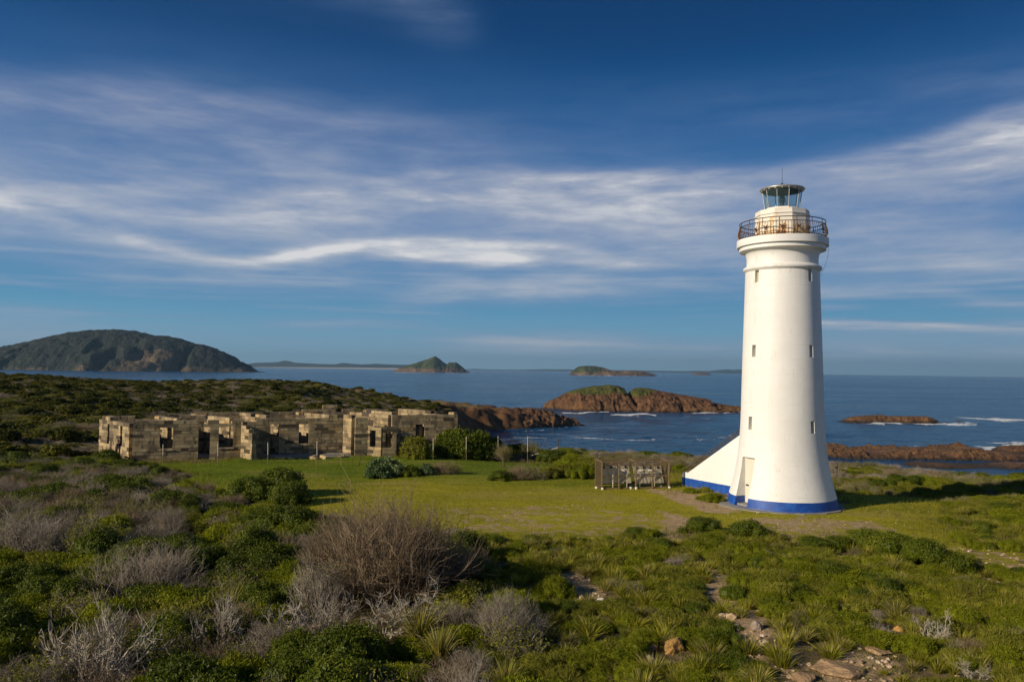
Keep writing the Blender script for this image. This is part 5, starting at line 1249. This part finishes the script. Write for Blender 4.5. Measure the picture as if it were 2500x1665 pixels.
LIM = {'heath_bush': 280, 'green_shrub': 255, 'dry_bush': 200, 'grass_tussock': 290}
PLANTS.sort(key=lambda t: math.hypot(t[2], t[3])/max(t[5], .5) if 0 < t[7] < 2354 and t[8] < 1640 else 500+t[3])
cnt = {k: 0 for k in LIM}; rest = {}; proto = {}
for k, v, x, y, z, s, zs, p, q in PLANTS:
    nm_, ds, cat = DESC[k]
    if cnt[nm_] < LIM[nm_] and 0 < p < 2354 and q < 1640:
        cnt[nm_] += 1; reg = region(p, q)
        o = mobj(nm_, T[k][v], None, ds+' '+reg, cat, ds+'s '+reg, None, (x, y, z-.05), (r.uniform(-.06, .06), r.uniform(-.06, .06), r.uniform(0, 6.28)), (s, s, zs))
        proto.setdefault((k, v), o)
    else: rest.setdefault((k, v), []).append((x, y, z, s, zs))
def scatter(name, src, pts, label, tilt=.06):
    pts = np.array(pts); n_ = len(pts)
    me = bpy.data.meshes.new(name); me.vertices.add(n_); me.vertices.foreach_set('co', pts[:, :3].astype(np.float32).ravel())
    a = me.attributes.new('scl', 'FLOAT_VECTOR', 'POINT'); a.data.foreach_set('vector', np.stack([pts[:, 3], pts[:, 3], pts[:, 4]], 1).astype(np.float32).ravel())
    a = me.attributes.new('rot', 'FLOAT_VECTOR', 'POINT'); a.data.foreach_set('vector', np.stack([r.uniform(-tilt, tilt, n_), r.uniform(-tilt, tilt, n_), r.uniform(0, 6.28, n_)], 1).astype(np.float32).ravel())
    o = mobj(name, me, kind='stuff', label=label)
    g = bpy.data.node_groups.new(name, 'GeometryNodeTree'); g.interface.new_socket('Geometry', in_out='INPUT', socket_type='NodeSocketGeometry'); g.interface.new_socket('Geometry', in_out='OUTPUT', socket_type='NodeSocketGeometry')
    gi = g.nodes.new('NodeGroupInput'); go = g.nodes.new('NodeGroupOutput'); oi = g.nodes.new('GeometryNodeObjectInfo'); oi.inputs['Object'].default_value = src; oi.inputs['As Instance'].default_value = True; oi.transform_space = 'ORIGINAL'
    ip = g.nodes.new('GeometryNodeInstanceOnPoints'); a1 = g.nodes.new('GeometryNodeInputNamedAttribute'); a1.data_type = 'FLOAT_VECTOR'; a1.inputs[0].default_value = 'scl'
    a2 = g.nodes.new('GeometryNodeInputNamedAttribute'); a2.data_type = 'FLOAT_VECTOR'; a2.inputs[0].default_value = 'rot'
    g.links.new(gi.outputs[0], ip.inputs['Points']); g.links.new(oi.outputs['Geometry'], ip.inputs['Instance']); g.links.new(a2.outputs[0], ip.inputs['Rotation']); g.links.new(a1.outputs[0], ip.inputs['Scale']); g.links.new(ip.outputs[0], go.inputs[0])
    md = o.modifiers.new('scatter', 'NODES'); md.node_group = g
    return o
for (k, v), pts in rest.items():
    if (k, v) not in proto:
        x, y, z, s, zs = pts.pop(0); proto[(k, v)] = mobj(DESC[k][0], T[k][v], None, DESC[k][1]+' beyond the lawn', DESC[k][2], DESC[k][1]+'s beyond the lawn', None, (x, y, z-.05), (0, 0, 1), (s, s, zs))
    if pts: scatter({'tuss': 'tussock_grass', 'pale': 'tussock_grass'}.get(k, 'scrub_vegetation'), proto[(k, v)], pts, 'mass of %s spread through the scrub' % (DESC[k][1]+'s'))
# hill scrub beyond the ruin
hx, hy = jitter_grid(r, -175, 6, 66, 330, 2.15); hz = height(hx, hy); hp, hq = proj(hx, hy, hz); sd2 = sdpoly(hx, hy, COAST)
ok = (hp > -150)&(hp < 1250)&~near_ruin(hx, hy, 1.0)&(sd2 > 4+10*fbm(hx*.08, hy*.08, 3, 90)+sstep(230, 300, hy)*12)&(hz > 6)&(hy > 66)&(sdpoly(hx, hy, LAWN) < -2)&~((hx > -14)&(hy < 101))
ok &= r.uniform(0, 1, len(hx)) < .92
groups = {}
nz = fbm(hx*.05, hy*.05, 3, 91)
for x, y, z, nn_ in zip(hx[ok], hy[ok], hz[ok], nz[ok]):
    s = r.uniform(1.3, 2.3)*(1 if y < 200 else .9); v = int(r.integers(0, 3)); u = r.uniform()
    k = 'hill'
    if u < .12: k = 'sparse'; v = v % 2
    elif u < .26 and nn_ < .5: k = 'olive'; v = v % 2
    elif u < .34: k = 'brush'; v = v % 3
    groups.setdefault((k, v), []).append((x, y, z-.25*s, s, s*r.uniform(.40, .70)*(.8 if y > 240 else 1)))
for (k, v), pts in groups.items():
    if (k, v) not in proto:
        x, y, z, s, zs = pts.pop(0); proto[(k, v)] = mobj('hill_shrub', T[k][v], None, 'wind-clipped dark crown on the hill behind the ruin', 'shrub', 'wind-clipped crowns on the hill behind the ruin', None, (x, y, z), (0, 0, 1), (s, s, zs))
    scatter('hillside_scrub', proto[(k, v)], pts, 'wind-clipped scrub covering the hill behind the ruin')

# lawn blades, pebbles
def blades(name, X, Y, hgt, wid, per, mat, label):
    n_ = len(X); Z = height(X, Y); C = np.repeat(np.stack([X, Y, Z], 1), per, 0); m_ = len(C)
    C[:, :2] += r.normal(0, .05, (m_, 2)); a = r.uniform(0, 6.28, m_); side_ = np.stack([np.cos(a), np.sin(a), np.zeros(m_)], 1)*wid
    H_ = hgt*r.uniform(.5, 1.4, (m_, 1)); tip = C+np.array([0, 0, 1])*H_+r.normal(0, .35, (m_, 3))*H_*np.array([1, 1, 0]); C[:, 2] -= .02
    V = np.stack([C-side_, C+side_, tip], 1).reshape(-1, 3)
    me = npmesh(name, V, np.arange(len(V)).reshape(-1, 3), mat, attrs={'var': ('FACE', r.uniform(0, 1, m_))}); mobj(name, me, kind='stuff', label=label)
M['lushblade'] = mat_leaf('lush_lawn_blade', (.07, .105, .006), (.13, .175, .010), (.26, .27, .025), .3, .6, .25, 0)
M['lawnblade'] = mat_leaf('lawn_blade', (.15, .165, .010), (.28, .26, .014), (.44, .385, .035), .3, .6, .25, 0)
lx, ly = jitter_grid(r, -32, 34, 38, 78, .24); ls = sdpoly(lx, ly, LAWN)+edge_noise(lx, ly); so3 = np.zeros_like(lx)
for pl, v in SOILS: so3 = np.maximum(so3, v*sstep(-.5, .8, sdpoly(lx, ly, pl)))
ok = (ls > -1.2)&(np.hypot(lx-17.37, ly-50) > 4.3)&(r.uniform(0, 1, len(lx)) > so3*1.15)&(r.uniform(0, 1, len(lx)) < .35+.65*sstep(.40, .52, fbm(lx*.35, ly*.7, 3, 95)))
lu_ = r.uniform(0, 1, len(lx)) < lush(lx, ly)
blades('lawn_grass', lx[ok&~lu_], ly[ok&~lu_], .085, .012, 4, M['lawnblade'], 'short yellow-green grass of the front lawn')
blades('lawn_grass', lx[ok&lu_], ly[ok&lu_], .10, .012, 4, M['lushblade'], 'lush green grass in front of the ruin')
ok = (ls < 2.2)&(ls > -1.8)&(r.uniform(0, 1, len(lx)) < .5*sstep(2.2, .2, ls)+.1)&(np.hypot(lx-17.37, ly-50) > 4.6)
blades('rough_grass', lx[ok], ly[ok], .26, .012, 4, M['leaf_olive'], 'rough longer grass along the lawn edge')
gx2, gy2 = jitter_grid(r, -8, 40, 15, 50, .33); so4 = np.zeros_like(gx2)
ok = (sdpoly(gx2, gy2, LAWN) < 0)&(r.uniform(0, 1, len(gx2)) < .8*sstep(.3, .5, fbm(gx2*.5, gy2*.5, 3, 97)))
blades('slope_grass', gx2[ok], gy2[ok], .22, .010, 5, M['leaf_olive'], 'thin rough grass between the tussocks')
def stones(X, Y, S, mat, label, name='loose_stones'):
    ico = [(0, 0, 1), (.89, 0, .45), (.28, .85, .45), (-.72, .53, .45), (-.72, -.53, .45), (.28, -.85, .45), (.72, .53, -.45), (-.28, .85, -.45), (-.89, 0, -.45), (-.28, -.85, -.45), (.72, -.53, -.45), (0, 0, -1)]
    F_ = [(0, 1, 2), (0, 2, 3), (0, 3, 4), (0, 4, 5), (0, 5, 1), (1, 6, 2), (2, 7, 3), (3, 8, 4), (4, 9, 5), (5, 10, 1), (6, 7, 2), (7, 8, 3), (8, 9, 4), (9, 10, 5), (10, 6, 1), (11, 7, 6), (11, 8, 7), (11, 9, 8), (11, 10, 9), (11, 6, 10)]
    n_ = len(X); V = np.array(ico)[None]*r.uniform(.65, 1.25, (n_, 12, 1)); a = r.uniform(0, 6.28, n_); c, s = np.cos(a), np.sin(a)
    V = V*np.stack([np.ones(n_), r.uniform(.5, .9, n_), r.uniform(.35, .65, n_)], 1)[:, None]
    x = V[..., 0]*c[:, None]-V[..., 1]*s[:, None]; y = V[..., 0]*s[:, None]+V[..., 1]*c[:, None]; V = np.stack([x, y, V[..., 2]], -1)*S[:, None, None]
    V = V+np.stack([X, Y, height(X, Y)+S*.15], 1)[:, None]; Fc = (np.array(F_)[None]+12*np.arange(n_)[:, None, None]).reshape(-1, 3)
    me = npmesh(name, V.reshape(-1, 3), Fc, mat, attrs={'var': ('FACE', r.uniform(0, 1, len(Fc)))}); mobj(name, me, kind='stuff', label=label)
m, n = material('loose_stone'); pos = n.node('ShaderNodeNewGeometry').outputs['Position']
n.link(n.ramp(n.noise(pos, 3.5, 3), [(.3, (.22, .14, .07)), (.5, (.46, .33, .20)), (.65, (.62, .50, .36)), (.75, (.72, .66, .56))]), n.bs.inputs['Base Color']); n.bs.inputs['Roughness'].default_value = .9; bump(n, n.noise(pos, 30, 4), .4, .02); M['pebble'] = m
gxs, gys = jitter_grid(r, -6, 36, 18, 49, .17); sv = np.zeros_like(gxs)
for pl, v in SOILS[3:8]: sv = np.maximum(sv, v*sstep(-.5, .5, sdpoly(gxs, gys, pl)))
pxs, pys = proj(gxs, gys, np.full_like(gxs, 17)); low_ = sstep(1290, 1400, pys)
ok = r.uniform(0, 1, len(gxs)) < sv*(.10+.62*low_*sstep(.36, .52, fbm(gxs*.6, gys*.6, 3, 98)))
stones(gxs[ok], gys[ok], r.lognormal(-2.75, .42, ok.sum()), M['pebble'], 'loose ochre stones in the washed-out gully')
ok = (r.uniform(0, 1, len(gxs)) < .012)&(pxs > 1150)
stones(gxs[ok], gys[ok], r.uniform(.03, .09, ok.sum()), M['pebble'], 'scattered small stones on the slope')
lx2, ly2 = jitter_grid(r, -20, 26, 42, 60, .5); ok = (r.uniform(0, 1, len(lx2)) < .10)&(sdpoly(lx2, ly2, LAWN) > -1)&(np.hypot(lx2-17.37, ly2-50) > 4.5)
stones(lx2[ok], ly2[ok], r.uniform(.02, .055, ok.sum()), M['pebble'], 'pale chips scattered over the lawn')
# boulders
def boulder(px, py, wide, tall, mat, label, seed, flat=1.0, rz=0):
    x, y, z = at(px, py); w = wpx(wide, y)/2; h = wpx(tall, y)
    bm = bmesh.new(); bmesh.ops.create_icosphere(bm, subdivisions=4, radius=1.0)
    rs = random.Random(seed); cuts_ = [(Vector((rs.gauss(0, 1), rs.gauss(0, 1), rs.gauss(0, .7))).normalized(), rs.uniform(.48, .82)) for _ in range(15)]
    for v in bm.verts:
        p = v.co.copy()
        for nn_, dd in cuts_:
            e = p.dot(nn_)-dd
            if e > 0: p -= nn_*e*.92
        k = float(fbm(p.x*1.3+seed, p.y*1.3+p.z*1.7, 5, seed, .6, True)); p *= .80+.36*k
        v.co = Vector((p.x*w*1.15, p.y*w*.95, p.z*h*.80))
    me = bpy.data.meshes.new('boulder'); bm.to_mesh(me); bm.free(); me.materials.append(mat)
    mobj('boulder', me, None, label, 'boulder', None, None, (x, y+w*.3, z+h*.12), (0, 0, rz))
boulder(1549, 1500, 58, 34, M['boulder_orange'], 'large orange and grey boulder in the middle of the slope', 3, rz=.5)
boulder(1503, 1492, 26, 12, M['boulder'], 'flat tan boulder just left of the large orange boulder', 5)
boulder(1497, 1522, 26, 22, M['boulder_grey'], 'pinkish wedge-shaped boulder below the large orange boulder', 8)
boulder(742, 1496, 64, 40, M['boulder'], 'brown boulder behind crooked dead limbs', 11)
boulder(868, 1532, 44, 36, M['boulder_orange'], 'orange-topped boulder framed by dead roots', 14)
boulder(700, 1475, 44, 26, M['boulder_grey'], 'grey boulder half hidden left of the brown boulder', 17)
boulder(1950, 1552, 120, 24, M['boulder'], 'broad flat cracked slab at the lower right', 20, rz=-.2)
boulder(1850, 1568, 70, 18, M['boulder'], 'flat slab at the bottom edge left of the broad cracked slab', 23)
boulder(2070, 1450, 30, 17, M['boulder_orange'], 'brown block with a straight edge right of the slope', 26)
boulder(1936, 1393, 13, 12, M['chalk'], 'small round pale stone among tussocks', 29)
boulder(1962, 1421, 16, 7, M['chalk'], 'small white oblong stone below the round pale stone', 30)
boulder(1744, 1445, 34, 20, M['boulder_grey'], 'grey rounded boulder at the edge of the gully', 33)
boulder(1380, 1388, 18, 10, M['boulder_grey'], 'dark grey stone on the stony slope', 36)
boulder(1383, 1382, 20, 7, M['chalk'], 'pale flat stone on the stony slope', 37)
boulder(2020, 1500, 60, 12, M['boulder'], 'tan slab edge showing above the broad cracked slab', 40)
boulder(1465, 1505, 16, 7, M['boulder_grey'], 'small grey stone left of the wedge-shaped boulder', 43)
boulder(1487, 1503, 14, 6, M['boulder_grey'], 'small grey stone between two boulders', 44)

# ------------------------------------------------------------------ person and tripod
m, n = material('person_surface'); pos = n.node('ShaderNodeTexCoord').outputs['Object']
s = n.node('ShaderNodeSeparateXYZ'); n.link(pos, s.inputs[0])
c = n.mixc(n.math('GREATER_THAN', s.outputs[2], .86), (.045, .035, .032), (.14, .10, .12)); c = n.mixc(n.math('GREATER_THAN', s.outputs[2], 1.44), c, (.40, .23, .15)); c = n.mixc(n.math('LESS_THAN', s.outputs[2], .07), c, (.03, .025, .02))
n.link(c, n.bs.inputs['Base Color']); n.bs.inputs['Roughness'].default_value = .9; M['person'] = m
def person(x, y, z, rz):
    J = {'pelvis': (0, 0, .92, .15), 'waist': (.01, 0, 1.08, .14), 'chest': (.06, 0, 1.28, .165), 'neck': (.12, 0, 1.45, .055), 'head0': (.15, 0, 1.52, .075), 'head1': (.17, 0, 1.62, .095), 'head2': (.165, 0, 1.70, .07)}
    for s_, t_ in ((1, 'l'), (-1, 'r')):
        J.update({t_+'hip': (0, .09*s_, .86, .10), t_+'knee': (.03, .10*s_, .48, .065), t_+'ank': (-.02, .10*s_, .09, .045), t_+'toe': (.15, .11*s_, .035, .04),
                  t_+'sho': (.07, .19*s_, 1.37, .065), t_+'elb': (.05, .25*s_, 1.10, .045), t_+'wri': (.28, .14*s_, 1.12, .032), t_+'hand': (.35, .11*s_, 1.14, .035)})
    E = [('pelvis', 'waist'), ('waist', 'chest'), ('chest', 'neck'), ('neck', 'head0'), ('head0', 'head1'), ('head1', 'head2')]
    for t_ in 'lr': E += [('pelvis', t_+'hip'), (t_+'hip', t_+'knee'), (t_+'knee', t_+'ank'), (t_+'ank', t_+'toe'), ('chest', t_+'sho'), (t_+'sho', t_+'elb'), (t_+'elb', t_+'wri'), (t_+'wri', t_+'hand')]
    ks = list(J); 
    # fingers as short chains from the palm
    for t_, s_ in (('l', 1), ('r', -1)):
        for fi, (dy, ln) in enumerate(((.022, .06), (.008, .07), (-.006, .066), (-.02, .05))):
            J[t_+'f%d' % fi] = (.37+ln, .11*s_+dy, 1.135-.01*fi, .009); E.append((t_+'hand', t_+'f%d' % fi))
        J[t_+'th'] = (.37, .11*s_-.045*s_, 1.165, .011); E.append((t_+'hand', t_+'th'))
    ks = list(J)
    me = bpy.data.meshes.new('person'); me.from_pydata([J[k][:3] for k in ks], [(ks.index(a), ks.index(b)) for a, b in E], [])
    o = bpy.data.objects.new('tmp', me); COL.objects.link(o)
    sk = o.modifiers.new('skin', 'SKIN'); 
    for i, k in enumerate(ks): me.skin_vertices[0].data[i].radius = (J[k][3], J[k][3]); me.skin_vertices[0].data[i].use_root = (k == 'pelvis')
    ss_ = o.modifiers.new('sub', 'SUBSURF'); ss_.levels = 2; ss_.render_levels = 2
    bpy.context.view_layer.update(); dg = bpy.context.evaluated_depsgraph_get(); nm = bpy.data.meshes.new_from_object(o.evaluated_get(dg), depsgraph=dg); bpy.data.objects.remove(o)
    nm.materials.clear(); nm.materials.append(M['person']); nm.polygons.foreach_set('use_smooth', [True]*len(nm.polygons))
    p = mobj('person', nm, None, 'person in purple-grey top and dark trousers standing at the sunlit end wall', 'person', None, None, (x, y, z), (0, 0, rz))
    bm = bmesh.new(); bmesh.ops.create_uvsphere(bm, u_segments=16, v_segments=10, radius=.105)
    for v in bm.verts: v.co = Vector((v.co.x*.95+.145, v.co.y*.9, v.co.z*1.05+1.655)); v.co.x -= max(0, 1.62-v.co.z)*.25
    bmesh.ops.delete(bm, geom=[v for v in bm.verts if v.co.x > .21 and v.co.z < 1.68], context='VERTS')
    r1 = bmesh.ops.create_icosphere(bm, subdivisions=2, radius=.045); 
    for v in r1['verts']: v.co += Vector((.10, 0, 1.79))
    hm = bpy.data.meshes.new('hair'); bm.to_mesh(hm); bm.free(); hm.materials.append(mat_plain('hair', (.05, .022, .012), .8)); mobj('hair', hm, p)
    b = MB(); b.box(.20, .275, -.03, .03, 1.60, 1.605); b.build('face_shadow_brim', M['black'], p) if False else None
    bm = bmesh.new(); r1 = bmesh.ops.create_icosphere(bm, subdivisions=1, radius=.018)
    for v in r1['verts']: v.co = Vector((v.co.x*1.2+.268, v.co.y, v.co.z+1.60))
    hm = bpy.data.meshes.new('nose'); bm.to_mesh(hm); bm.free(); hm.materials.append(M['person']); mobj('nose', hm, p)
    cb = MB(); cb.box(.42, .50, -.07, .07, 1.10, 1.19); cb.tube([(.50, 0, 1.145), (.56, 0, 1.145)], .035, 10); c_ = cb.mesh('camera', M['black'])
    R_ = Matrix.Rotation(rz, 4, 'Z'); mobj('hand_camera', c_, None, 'small black camera held by the person at the ruin', 'camera', None, None, (x, y, z), (0, 0, rz))
gp = at(269, 1057); person(gp[0], gp[1]-.2, gp[2], .25)
g = G(1924, 1086); z = float(height(g.x, g.y)); tz_ = D(1924, 1069.5, g.y).z
t = thing('tripod_device', 'small black device on spindly tripod legs behind the scrub right of the lighthouse', 'tripod', (g.x, g.y, z))
b = MB(); hh = tz_-z
b.tube([(0, 0, hh*.62), (0, 0, hh*.82)], .03, 6)
for a_ in (0.3, 2.4, 4.5): b.tube([(0, 0, hh*.66), (.26*math.cos(a_), .26*math.sin(a_), 0)], .018, 5)
b.build('tripod_leg', M['black'], t); b = MB(); b.lathe([(.02, hh*.80), (.09, hh*.85), (.10, hh*.93), (.05, hh), (.01, hh*1.02)], 10); b.box(-.17, -.09, -.03, .03, hh*.88, hh*.93); b.build('device_head', M['black'], t)

# ------------------------------------------------------------------ air
m = bpy.data.materials.new('haze'); m.use_nodes = True; m.node_tree.nodes.clear(); n = N(m.node_tree)
out = n.node('ShaderNodeOutputMaterial'); pv = n.node('ShaderNodeVolumePrincipled'); pv.inputs['Color'].default_value = (.42, .70, .95, 1); pv.inputs['Density'].default_value = 3.6e-5; pv.inputs['Anisotropy'].default_value = .2
n.link(pv.outputs[0], out.inputs['Volume'])
b = MB(); b.box(-39000, 39000, -39000, 39000, -6, 620); o = b.build('haze', m, kind='stuff', label='faint sea haze')
